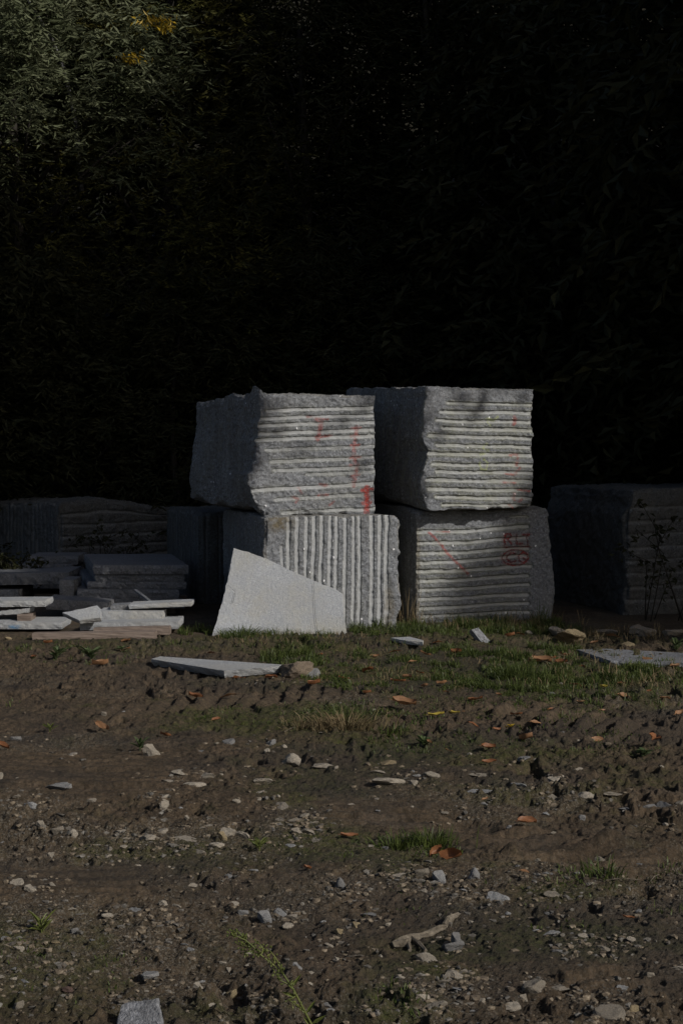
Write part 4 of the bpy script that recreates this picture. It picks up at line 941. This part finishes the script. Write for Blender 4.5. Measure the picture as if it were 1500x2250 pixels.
# ------------------------------------------------------------------ weeds, stick, twigs
def leaf_tri(base, d, up, L, W):
    base = Vector(base); d = Vector(d).normalized(); s = d.cross(Vector(up)).normalized(); n_ = s.cross(d).normalized()
    return [base, base + d * L * .35 + s * W / 2 + n_ * W * .15, base + d * L * .75 + s * W * .35 + n_ * W * .1 - n_ * L * .05, base + d * L - n_ * L * .15, base + d * L * .75 - s * W * .35 + n_ * W * .1 - n_ * L * .05, base + d * L * .35 - s * W / 2 + n_ * W * .15], [(0, 1, 2), (0, 2, 3), (0, 3, 4), (0, 4, 5)]
def weed_main():
    r_ = random.Random(3); Yw = 4.62; root = thing('seeding_weed', 'tall yellow-green seeding weed leaning left at the bottom edge', 'weed', at(705, 2300, Yw))
    O = root.location
    st = [(705, 2300), (690, 2262), (668, 2220), (645, 2175), (622, 2140), (598, 2118), (575, 2100), (556, 2080), (540, 2066), (522, 2058), (504, 2054)]
    pts = [at(x, y, Yw - .03 * i / 10) - O for i, (x, y) in enumerate(st)]
    V, F = tube_arrays(pts, [.0042 - .0003 * i for i in range(len(pts))], 6); mesh_py('stem', V, F, M['weed'], root, True)
    br = [[(622, 2140), (606, 2105), (590, 2085)], [(598, 2118), (578, 2082), (560, 2066)], [(575, 2100), (548, 2090), (528, 2095)], [(645, 2175), (628, 2160), (612, 2152), (600, 2128)], [(556, 2080), (540, 2082), (520, 2074)], [(668, 2220), (645, 2205), (632, 2195)], [(540, 2066), (525, 2048), (508, 2048)]]
    SS = {0: root}
    for k_, b_ in enumerate(br):
        bp = [at(x, y, Yw - .02 + .01 * (k_ % 3)) - O for x, y in b_]
        V, F = tube_arrays(bp, [.0022, .0018, .0012, .001][:len(bp)], 5); SS[k_ + 1] = mesh_py('side_stem', V, F, M['weed'], root, True)
    # seed pods / buds in heads
    for k_, line in enumerate([st[5:]] + br):
        parts = []
        nn = 46 if k_ == 0 else 18
        for i in range(nn):
            f = r_.random() * (len(line) - 1); a = int(f); x = line[a][0] + (line[min(a + 1, len(line) - 1)][0] - line[a][0]) * (f - a); y = line[a][1] + (line[min(a + 1, len(line) - 1)][1] - line[a][1]) * (f - a)
            b0 = at(x, y, Yw - .02) - O; d = Vector((r_.gauss(0, 1), r_.gauss(0, .6), r_.gauss(.3, 1))).normalized(); L = r_.uniform(.006, .014)
            tip = b0 + d * L
            parts.append(tube_arrays([b0, b0 + d * L * .6], [.0006, .0006], 3))
            parts.append(tube_arrays([tip - d * L * .4, tip, tip + d * L * .25, tip + d * L * .5], [.0007, .0026, .0024, .0005], 5))
        V, F = join_arrays(parts); mesh_py('seed_head', V, F, M['weed'], SS[k_])
    for (x, y, dx, dz) in ((690, 2262, -.6, .8), (672, 2228, .5, .8), (655, 2192, -.9, .4), (640, 2170, .6, .9), (684, 2250, .7, .5)):
        V, F = leaf_tri(at(x, y, Yw) - O, (dx, -.2, dz), (0, -1, .4), .05, .010); mesh_py('leaf', V, F, M['weed'], root)
weed_main()
def rosette(px, py, n, L, W, mat, label, up=.6, seed=0, name='broadleaf_weed'):
    r_ = random.Random(seed); p = gp(px, py); root = thing(name, label, 'weed', p); parts = []
    for i in range(n):
        a = 2 * math.pi * i / n + r_.uniform(-.3, .3); d = Vector((math.cos(a), math.sin(a), up * r_.uniform(.4, 1.8))); parts.append(leaf_tri((0, 0, r_.uniform(0, L * .5)), d, (0, 0, 1), L * r_.uniform(.6, 1.1), W))
    for i, (V, F) in enumerate(parts): mesh_py('leaf', V, F, M[mat], root)
    V, F = tube_arrays([(0, 0, -.02), (0, 0, L * .7)], [.003, .0015], 5); mesh_py('stem', V, F, M[mat], root)
rosette(125, 1450, 16, .12, .035, 'weedleaf', 'leafy green weed before the wooden planks, left of its neighbour', .8, 1)
rosette(200, 1456, 18, .12, .035, 'weedleaf', 'bushy green weed with a yellowing leaf before the wooden planks', .7, 2)
rosette(268, 1435, 10, .07, .025, 'weedleaf', 'low dark weed behind the left end of the lying slab', .5, 3)
rosette(308, 1650, 12, .07, .022, 'weedleaf', 'grey-green seedling beside a pale stone at the left', 1.2, 4)
rosette(92, 2050, 16, .07, .010, 'weed', 'small feathery bright weed near the left edge', 1.0, 5)
rosette(930, 1640, 18, .06, .022, 'weedleaf', 'grey-leaved low weed right of the dry tussock', .8, 6)
rosette(1415, 1660, 12, .06, .03, 'weedleaf', 'low green weed under the large upright leaf', .4, 7)
rosette(1123, 1612, 10, .04, .018, 'leaf_yellow', 'tiny yellow-flowered weed behind the round orange leaf', .9, 8)
rosette(110, 1610, 9, .06, .012, 'weed', 'small grass-like seedling on the mud at the far left', .9, 9)
rosette(570, 1870, 12, .07, .012, 'weed', 'thin yellowish seedling among gravel in front of the split stone', .8, 10)
rosette(1485, 1430, 14, .10, .03, 'weedleaf', 'dark weed at the right edge above the bluish slab', .9, 11)
# crooked pale stick
sp = [(862, 2083), (880, 2076), (900, 2066), (925, 2060), (945, 2052), (962, 2045), (975, 2036), (985, 2024), (1008, 2010)]
pts = []
for i, (x, y) in enumerate(sp):
    q = gp(x, y); pts.append(Vector((q.x, q.y, q.z + .004 + .004 * (i % 2))))
V, F = tube_arrays(pts, [.012, .019, .016, .011, .013, .010, .010, .012, .008], 12, 2, .8)
root = thing('stick', 'crooked pale stick lying on the mossy ground, lower right', 'stick', pts[4]); mesh_py('main_stem', [v - pts[4] for v in V], F, M['stick'], root)
for a, b in (((893, 2068), (900, 2092)), ((905, 2066), (935, 2092)), ((975, 2036), (990, 2013))):
    A, Bq = gp(*a), gp(*b); V, F = tube_arrays([A + Vector((0, 0, .01)), A.lerp(Bq, .5) + Vector((0, 0, .012)), Bq + Vector((0, 0, .006))], [.009, .008, .006], 7, 1, .3); mesh_py('fork', [v - pts[4] for v in V], F, M['stick'], root)
A, Bq = gp(722, 1606), gp(750, 1580); V, F = tube_arrays([A + Vector((0, 0, .015)), A.lerp(Bq, .5) + Vector((0, 0, .03)), Bq + Vector((0, 0, .03))], [.009, .013, .016], 8, 3, .3)
tag(mesh_py('twig', V, F, M['twig']), 'stubby brown twig sticking out of the dry tussock', 'twig')
for k_, (a, b, lab) in enumerate((((1330, 1940), (1405, 1943), 'long thin straw lying below the lower tyre rut'), ((625, 1612), (655, 1600), 'thin curved twig left of the dry tussock'), ((1425, 1945), (1447, 1930), 'short pale twig at the right below the tyre rut'),
                              ((455, 1802), (490, 1808), 'thin dark twig above the split stone'), ((1468, 1900), (1490, 1915), 'short straw at the right edge of the lower rut'), ((70, 2098), (105, 2090), 'pale crooked twig at the left edge below the feathery weed'))):
    A, Bq = gp(*a), gp(*b); V, F = tube_arrays([A + Vector((0, 0, .01)), A.lerp(Bq, .5) + Vector((0, 0, .018)), Bq + Vector((0, 0, .01))], [.002, .002, .0015], 5)
    tag(mesh_py('twig', V, F, M['stick']), lab, 'twig')

# ------------------------------------------------------------------ trees and bushes
def leaf_cloud(C, D, Ln, Wd, up=None):
    n = len(C); D = D / np.linalg.norm(D, axis=1)[:, None]
    rv = rng.normal(size=(n, 3)); S = np.cross(D, rv); S /= np.linalg.norm(S, axis=1)[:, None] + 1e-9; Nn = np.cross(S, D)
    L = Ln[:, None]; W = Wd[:, None]
    V = np.stack([C, C + D * L * .45 + S * W * .5 + Nn * W * .2, C + D * L - Nn * L * .18, C + D * L * .45 - S * W * .5 + Nn * W * .2], 1)
    o = np.arange(n) * 4; t = np.array([[0, 1, 2], [0, 2, 3]])
    return V.reshape(-1, 3), (o[:, None, None] + t[None]).reshape(-1, 3)
def crown(H, Rr, z0, clumps, twigs, leaves, L, W, droop=.6, power=2.0, spread=.32, seed=0):
    """leaves along drooping twigs, twigs in clumps, clumps through the crown's volume"""
    g_ = np.random.default_rng(seed)
    zc = z0 + (H - z0) * g_.random(clumps) ** .9; rz = Rr * np.sqrt(np.clip(1 - ((zc - z0) / (H - z0)) ** power, .02, 1)) * (.75 + .25 * np.clip((zc - z0) / .8, 0, 1))
    an = g_.uniform(0, 2 * math.pi, clumps); rr_ = rz * np.sqrt(g_.uniform(.12, 1.0, clumps))
    CC = np.stack([np.cos(an) * rr_, np.sin(an) * rr_, zc], -1)
    size = g_.uniform(.6, 1.4, clumps) * spread
    ci = np.repeat(np.arange(clumps), twigs); T0 = CC[ci] + g_.normal(size=(len(ci), 3)) * size[ci][:, None]
    out = T0.copy(); out[:, 2] = 0; out /= np.linalg.norm(out, axis=1)[:, None] + 1e-6
    TD = out * .7 + g_.normal(size=T0.shape) * .55; TD[:, 2] += .35 - droop * .5; TD /= np.linalg.norm(TD, axis=1)[:, None]
    tl = L * g_.uniform(2.2, 4.0, len(T0))
    k = np.tile(np.arange(leaves) / leaves, (len(T0), 1)); sd_ = np.where(np.arange(leaves) % 2 == 0, 1, -1)[None, :]
    C = T0[:, None, :] + TD[:, None, :] * (k * tl[:, None])[..., None]; C[..., 2] -= droop * (k ** 2) * tl[:, None] * .6
    side = np.cross(TD, np.array([0, 0, 1.0])); side /= np.linalg.norm(side, axis=1)[:, None] + 1e-6
    D = TD[:, None, :] * .7 + side[:, None, :] * sd_[..., None] * .8 + g_.normal(size=C.shape) * .25; D[..., 2] -= droop * .5
    C = C.reshape(-1, 3); D = D.reshape(-1, 3); n_ = len(C)
    V, F = leaf_cloud(C, D, L * g_.uniform(.6, 1.2, n_), W * g_.uniform(.7, 1.2, n_)); return V, F, CC
def trunk(H, r0, CC, seed, limbs=12, lean=(0, 0)):
    r_ = random.Random(seed); parts = []; pts = []; rad = []
    for i in range(9):
        t = i / 8; pts.append(Vector((lean[0] * t + .12 * math.sin(t * 4 + seed), lean[1] * t + .1 * math.cos(t * 3 + seed) - .1, -.4 + (H * .9 + .4) * t))); rad.append(r0 * (1 - .85 * t) + .01)
    parts.append(tube_arrays(pts, rad, 8, seed, .15))
    for i in range(limbs):
        c = Vector(CC[r_.randrange(len(CC))]); t = max(.08, min(.9, (c.z - .6) / (H * .95) - .08)); k = t * 8; a = int(k); s = pts[a].lerp(pts[min(8, a + 1)], k - a)
        mid = s.lerp(c, .5) + Vector((0, 0, .25)); rr_ = r0 * (1 - .8 * t) * .5
        parts.append(tube_arrays([s, mid, c], [rr_, rr_ * .6, .01], 6, seed + i, .15))
    return join_arrays(parts)
PROTO = {}
def proto(key, H, Rr, z0, cl, tw, lv, L, W, mat, bark='bark', droop=.6, power=2.0, spread=.32, r0=.14, limbs=12):
    V, F, CC = crown(H, Rr, z0, cl, tw, lv, L, W, droop, power, spread, seed=len(PROTO) + 50)
    c = mesh_np('crown', V, F, M[mat], None, False); cd = c.data; bpy.data.objects.remove(c)
    V, F = trunk(H, r0, CC, len(PROTO), limbs); t = mesh_py('trunk', V, F, M[bark], smooth=True); td = t.data; bpy.data.objects.remove(t)
    PROTO[key] = (cd, td)
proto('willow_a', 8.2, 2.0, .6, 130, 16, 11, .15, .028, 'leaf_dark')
proto('silver', 8.8, 2.3, 5.8, 150, 20, 11, .17, .034, 'leaf_willow', droop=.35, spread=.34)  # bright crown kept to the height the sun reaches, darker trees below
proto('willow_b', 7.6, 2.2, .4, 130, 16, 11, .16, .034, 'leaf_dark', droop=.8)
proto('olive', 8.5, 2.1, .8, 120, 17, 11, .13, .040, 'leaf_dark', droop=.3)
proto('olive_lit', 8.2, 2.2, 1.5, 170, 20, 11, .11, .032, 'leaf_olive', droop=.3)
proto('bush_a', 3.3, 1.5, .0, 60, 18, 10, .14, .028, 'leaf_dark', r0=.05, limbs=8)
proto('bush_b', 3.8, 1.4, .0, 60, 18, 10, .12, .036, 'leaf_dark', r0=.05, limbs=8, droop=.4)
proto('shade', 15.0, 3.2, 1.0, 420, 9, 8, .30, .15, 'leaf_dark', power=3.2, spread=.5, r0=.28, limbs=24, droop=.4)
def place(key, name, label, cat, x, y, s=1.0, rz=0.0, group=None, sz=1.0, extra=None):
    cd, td = PROTO[key]; p = Vector((x, y, gz(x, y) - .05)); root = thing(name, label, cat, p, rz, group); root.scale = (s, s, s * sz)
    for nm, d in (('crown', cd), ('trunk', td)):
        o = bpy.data.objects.new(nm, d); COL.objects.link(o); o.parent = root
    return root
GT = 'trees on the slope behind the blocks'
place('silver', 'willow_tree', 'slender-leaved tree at the top left, brightest where the sun reaches it', 'tree', -4.6, 23.6, 1.0, .3, GT)
place('olive_lit', 'broadleaf_tree', 'olive-green tree at the top left with yellow leaf sprays', 'tree', -2.6, 24.4, 1.12, 1.3, GT)
T2 = bpy.context.scene.collection.objects[-1]
XS = [(-6.6, 24.6, 'willow_b', 1.1), (-.7, 24.2, 'willow_b', 1.12), (1.3, 24.6, 'olive', 1.1), (3.2, 24.0, 'willow_a', 1.15), (5.0, 24.6, 'willow_b', 1.2), (6.9, 24.3, 'olive', 1.1)]
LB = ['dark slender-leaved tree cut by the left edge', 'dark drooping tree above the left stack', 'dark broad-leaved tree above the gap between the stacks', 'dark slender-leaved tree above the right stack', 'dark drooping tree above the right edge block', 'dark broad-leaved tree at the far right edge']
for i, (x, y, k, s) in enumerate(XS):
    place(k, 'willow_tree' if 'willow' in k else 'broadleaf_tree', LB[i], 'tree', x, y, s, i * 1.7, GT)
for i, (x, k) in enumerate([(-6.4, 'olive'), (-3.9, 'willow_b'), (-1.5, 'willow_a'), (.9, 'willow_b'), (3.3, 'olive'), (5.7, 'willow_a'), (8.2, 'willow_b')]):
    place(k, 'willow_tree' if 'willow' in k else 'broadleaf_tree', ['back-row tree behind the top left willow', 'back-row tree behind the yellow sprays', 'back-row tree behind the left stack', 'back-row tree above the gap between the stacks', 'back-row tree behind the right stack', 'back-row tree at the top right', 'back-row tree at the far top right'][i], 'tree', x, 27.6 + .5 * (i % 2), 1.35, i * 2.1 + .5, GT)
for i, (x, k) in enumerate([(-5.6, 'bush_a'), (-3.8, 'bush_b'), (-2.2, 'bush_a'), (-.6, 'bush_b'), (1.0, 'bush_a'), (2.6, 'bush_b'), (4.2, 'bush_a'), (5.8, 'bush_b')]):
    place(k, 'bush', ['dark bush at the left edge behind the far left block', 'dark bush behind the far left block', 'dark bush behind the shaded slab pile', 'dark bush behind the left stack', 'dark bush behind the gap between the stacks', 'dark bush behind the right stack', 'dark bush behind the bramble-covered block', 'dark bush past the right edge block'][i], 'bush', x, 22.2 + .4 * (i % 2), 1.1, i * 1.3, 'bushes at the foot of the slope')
# yellow sprays and the pale leaning trunk of the top left trees
def spray(px, py, Y, rx, n_, mat, parent, nm):
    c = at(px, py, Y); rx_ = rx / FPX * Y; C = rng.normal(size=(n_, 3)) * np.array([rx_, rx_ * .6, rx_ * .32]) ; D = rng.normal(size=(n_, 3)) + np.array([.3, -.2, -.6])
    V, F = leaf_cloud(C, D, rng.uniform(.07, .13, n_), rng.uniform(.02, .035, n_)); inv = Matrix.LocRotScale(parent.location, parent.rotation_euler, parent.scale).inverted()
    V = np.array([inv @ (Vector(v) + c) for v in V]); mesh_np(nm, V, F, M[mat], parent, False)
rt = [o for o in COL.objects if o.name.startswith('broadleaf_tree') and o.parent is None][0]
spray(340, 44, 22.0, 18, 75, 'leaf_yellow', rt, 'yellow_spray'); spray(288, 126, 22.0, 15, 65, 'leaf_yellow', rt, 'yellow_spray'); spray(365, 60, 22.4, 8, 40, 'leaf_yellow', rt, 'yellow_spray')
wt = [o for o in COL.objects if o.name.startswith('willow_tree') and o.parent is None][0]
pp = [at(30, -60, 22.9), at(62, 0, 22.8), at(80, 30, 22.75), at(112, 82, 22.9), at(140, 150, 23.4), at(165, 260, 23.6), at(180, 420, 23.5)]
V, F = tube_arrays(pp, [.018, .021, .023, .025, .03, .035, .04], 8, 4, .2); inv = Matrix.LocRotScale(wt.location, wt.rotation_euler, wt.scale).inverted()
mesh_py('pale_limb', [inv @ Vector(v) for v in V], F, M['bark_pale'], wt, True)
# tall trees standing past the right edge: they shade the slope and the right-hand blocks
ca, sa = math.cos(SUN_A), math.sin(SUN_A)
def su(s, u): return (s * ca + u * sa, s * sa - u * ca)
proto('overhang', 15.4, 3.3, 9.5, 360, 9, 8, .30, .15, 'leaf_dark', power=4.0, spread=.40, r0=.3, limbs=24, droop=.4)
proto('low', 15.3, 3.0, 1.0, 1250, 13, 8, .22, .12, 'leaf_dark', power=14.0, spread=.24, r0=.25, limbs=24, droop=.3)  # unseen crown shaped so its edge softly shades the lettered block
for k_, s_, u_, lab in (('overhang', 15.2, 1.0, 'tall tree with a high spreading crown past the right edge'), ('low', 15.97, 14.5, 'dense tree standing well off to the right, softly shading the lettered block'), ('low2', 16.6, 20.5, 'unseen tree added to deepen the shade on the lettered block')):  # the last one is added unseen, only to deepen that shade
    x, y = su(s_, u_); rt_ = place(k_.rstrip('2'), 'tall_tree', lab, 'tree', x, y, 1.24 if k_ == 'low2' else 1.0)
    if k_ == 'overhang':                                       # unseen drooping leaf clusters, shaped to shade the slab pile and far left block
        for cs, cz, rs, rz_, n_ in ((10.95, 9.05, .44, .95, 2200), (11.3, 10.9, .8, .9, 2400), (12.1, 10.9, .9, .8, 2200), (14.6, 9.4, 1.2, .9, 3800)):
            q = rng.normal(size=(n_, 3)); q /= np.linalg.norm(q, axis=1)[:, None]; q *= (rng.random(n_) ** .4)[:, None]
            cx_, cy_ = su(cs, u_); S3 = np.array([ca, sa, 0]); U3 = np.array([sa, -ca, 0])
            C = np.array([cx_, cy_, cz]) + S3 * (q[:, :1] * rs) + U3 * (q[:, 1:2] * .8) + np.array([0, 0, 1.0]) * (q[:, 2:] * rz_) - np.array(rt_.location)
            V, F = leaf_cloud(C, rng.normal(size=(n_, 3)) + np.array([0, 0, -.6]), rng.uniform(.16, .28, n_), rng.uniform(.08, .13, n_)); b_ = mesh_np('shade_bough', V, F, M['leaf_dark'], rt_, False)
            e_ = Vector((cx_, cy_, cz)) - rt_.location; V, F = tube_arrays([Vector((0, 0, e_.z - 1.2)), e_ * .5 + Vector((0, 0, e_.z * .5 + .2)), e_], [.09, .06, .02], 6); mesh_py('limb', V, F, M['bark'], rt_, True)
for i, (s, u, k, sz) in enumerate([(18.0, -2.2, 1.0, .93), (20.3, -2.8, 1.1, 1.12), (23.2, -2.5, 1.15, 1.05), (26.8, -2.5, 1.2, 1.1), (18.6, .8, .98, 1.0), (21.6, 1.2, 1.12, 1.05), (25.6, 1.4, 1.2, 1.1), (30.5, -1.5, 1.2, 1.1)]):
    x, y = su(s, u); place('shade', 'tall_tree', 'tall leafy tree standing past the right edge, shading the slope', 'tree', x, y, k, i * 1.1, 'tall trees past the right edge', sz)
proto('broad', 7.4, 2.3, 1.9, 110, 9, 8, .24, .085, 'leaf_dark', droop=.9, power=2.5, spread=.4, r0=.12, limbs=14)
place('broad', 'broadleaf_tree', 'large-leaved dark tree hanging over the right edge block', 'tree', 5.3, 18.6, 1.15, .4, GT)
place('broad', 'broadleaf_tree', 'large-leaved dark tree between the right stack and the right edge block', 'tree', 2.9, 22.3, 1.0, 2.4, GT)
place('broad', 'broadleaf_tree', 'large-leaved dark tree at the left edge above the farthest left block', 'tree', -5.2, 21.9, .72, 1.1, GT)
# brambles over the right edge block, ivy on the far left block
def bramble(label, pxs, Y, n_, mat, name, cat, lean=.5, leaves=26):
    r_ = random.Random(len(label)); p0 = at(*pxs[0], Y); p0.z = gz(p0.x, p0.y); root = thing(name, label, cat, p0); parts = []; C = []; D = []
    (x0, y0), (x1, y1) = pxs
    for i in range(n_):
        bx = r_.uniform(x0, x1); b0 = at(bx, y0, Y + r_.uniform(-.3, .1)); b0.z = gz(b0.x, b0.y); top = at(bx + r_.uniform(-75, 75), r_.uniform(y1, y1 + (y0 - y1) * .6), Y + r_.uniform(-.25, .05))
        mid = b0.lerp(top, .6) + Vector((r_.uniform(-.28, .28), -.08, .12)); end = top + Vector((r_.uniform(-.25, .25), -.1, -.18))
        pp = [b0, mid, top, end]; parts.append(tube_arrays([q - p0 for q in pp], [.006, .005, .004, .002], 5))
        for j in range(leaves):
            f = r_.uniform(.4, 2.99); a = int(f); q = pp[a].lerp(pp[a + 1], f - a) - p0; C.append([q.x + r_.gauss(0, .03), q.y + r_.gauss(0, .03), q.z + r_.gauss(0, .03)]); D.append([r_.gauss(0, 1), r_.gauss(-.3, 1), r_.gauss(-.3, .8)])
    V, F = join_arrays(parts); mesh_py('canes', V, F, M['bark'], root, True)
    V, F = leaf_cloud(np.array(C), np.array(D), rng.uniform(.04, .08, len(C)), rng.uniform(.025, .045, len(C))); mesh_np('foliage', V, F, M[mat], root, False)
bramble('tangled dark brambles hanging over the right edge block', ((1400, 1350), (1580, 1080)), 15.75, 9, 'leaf_dark', 'bramble', 'bramble', leaves=24)
bramble('dark creeper straggling over the far left block', ((150, 1235), (330, 1150)), 19.3, 8, 'leaf_dark', 'creeper', 'creeper', leaves=20)
bramble('small dark shrub at the left edge before the far left block', ((-20, 1275), (36, 1215)), 17.9, 14, 'leaf_dark', 'shrub', 'shrub', leaves=40)
print('objects', len(COL.objects), 'verts', sum(len(o.data.vertices) for o in COL.objects if o.type == 'MESH'))
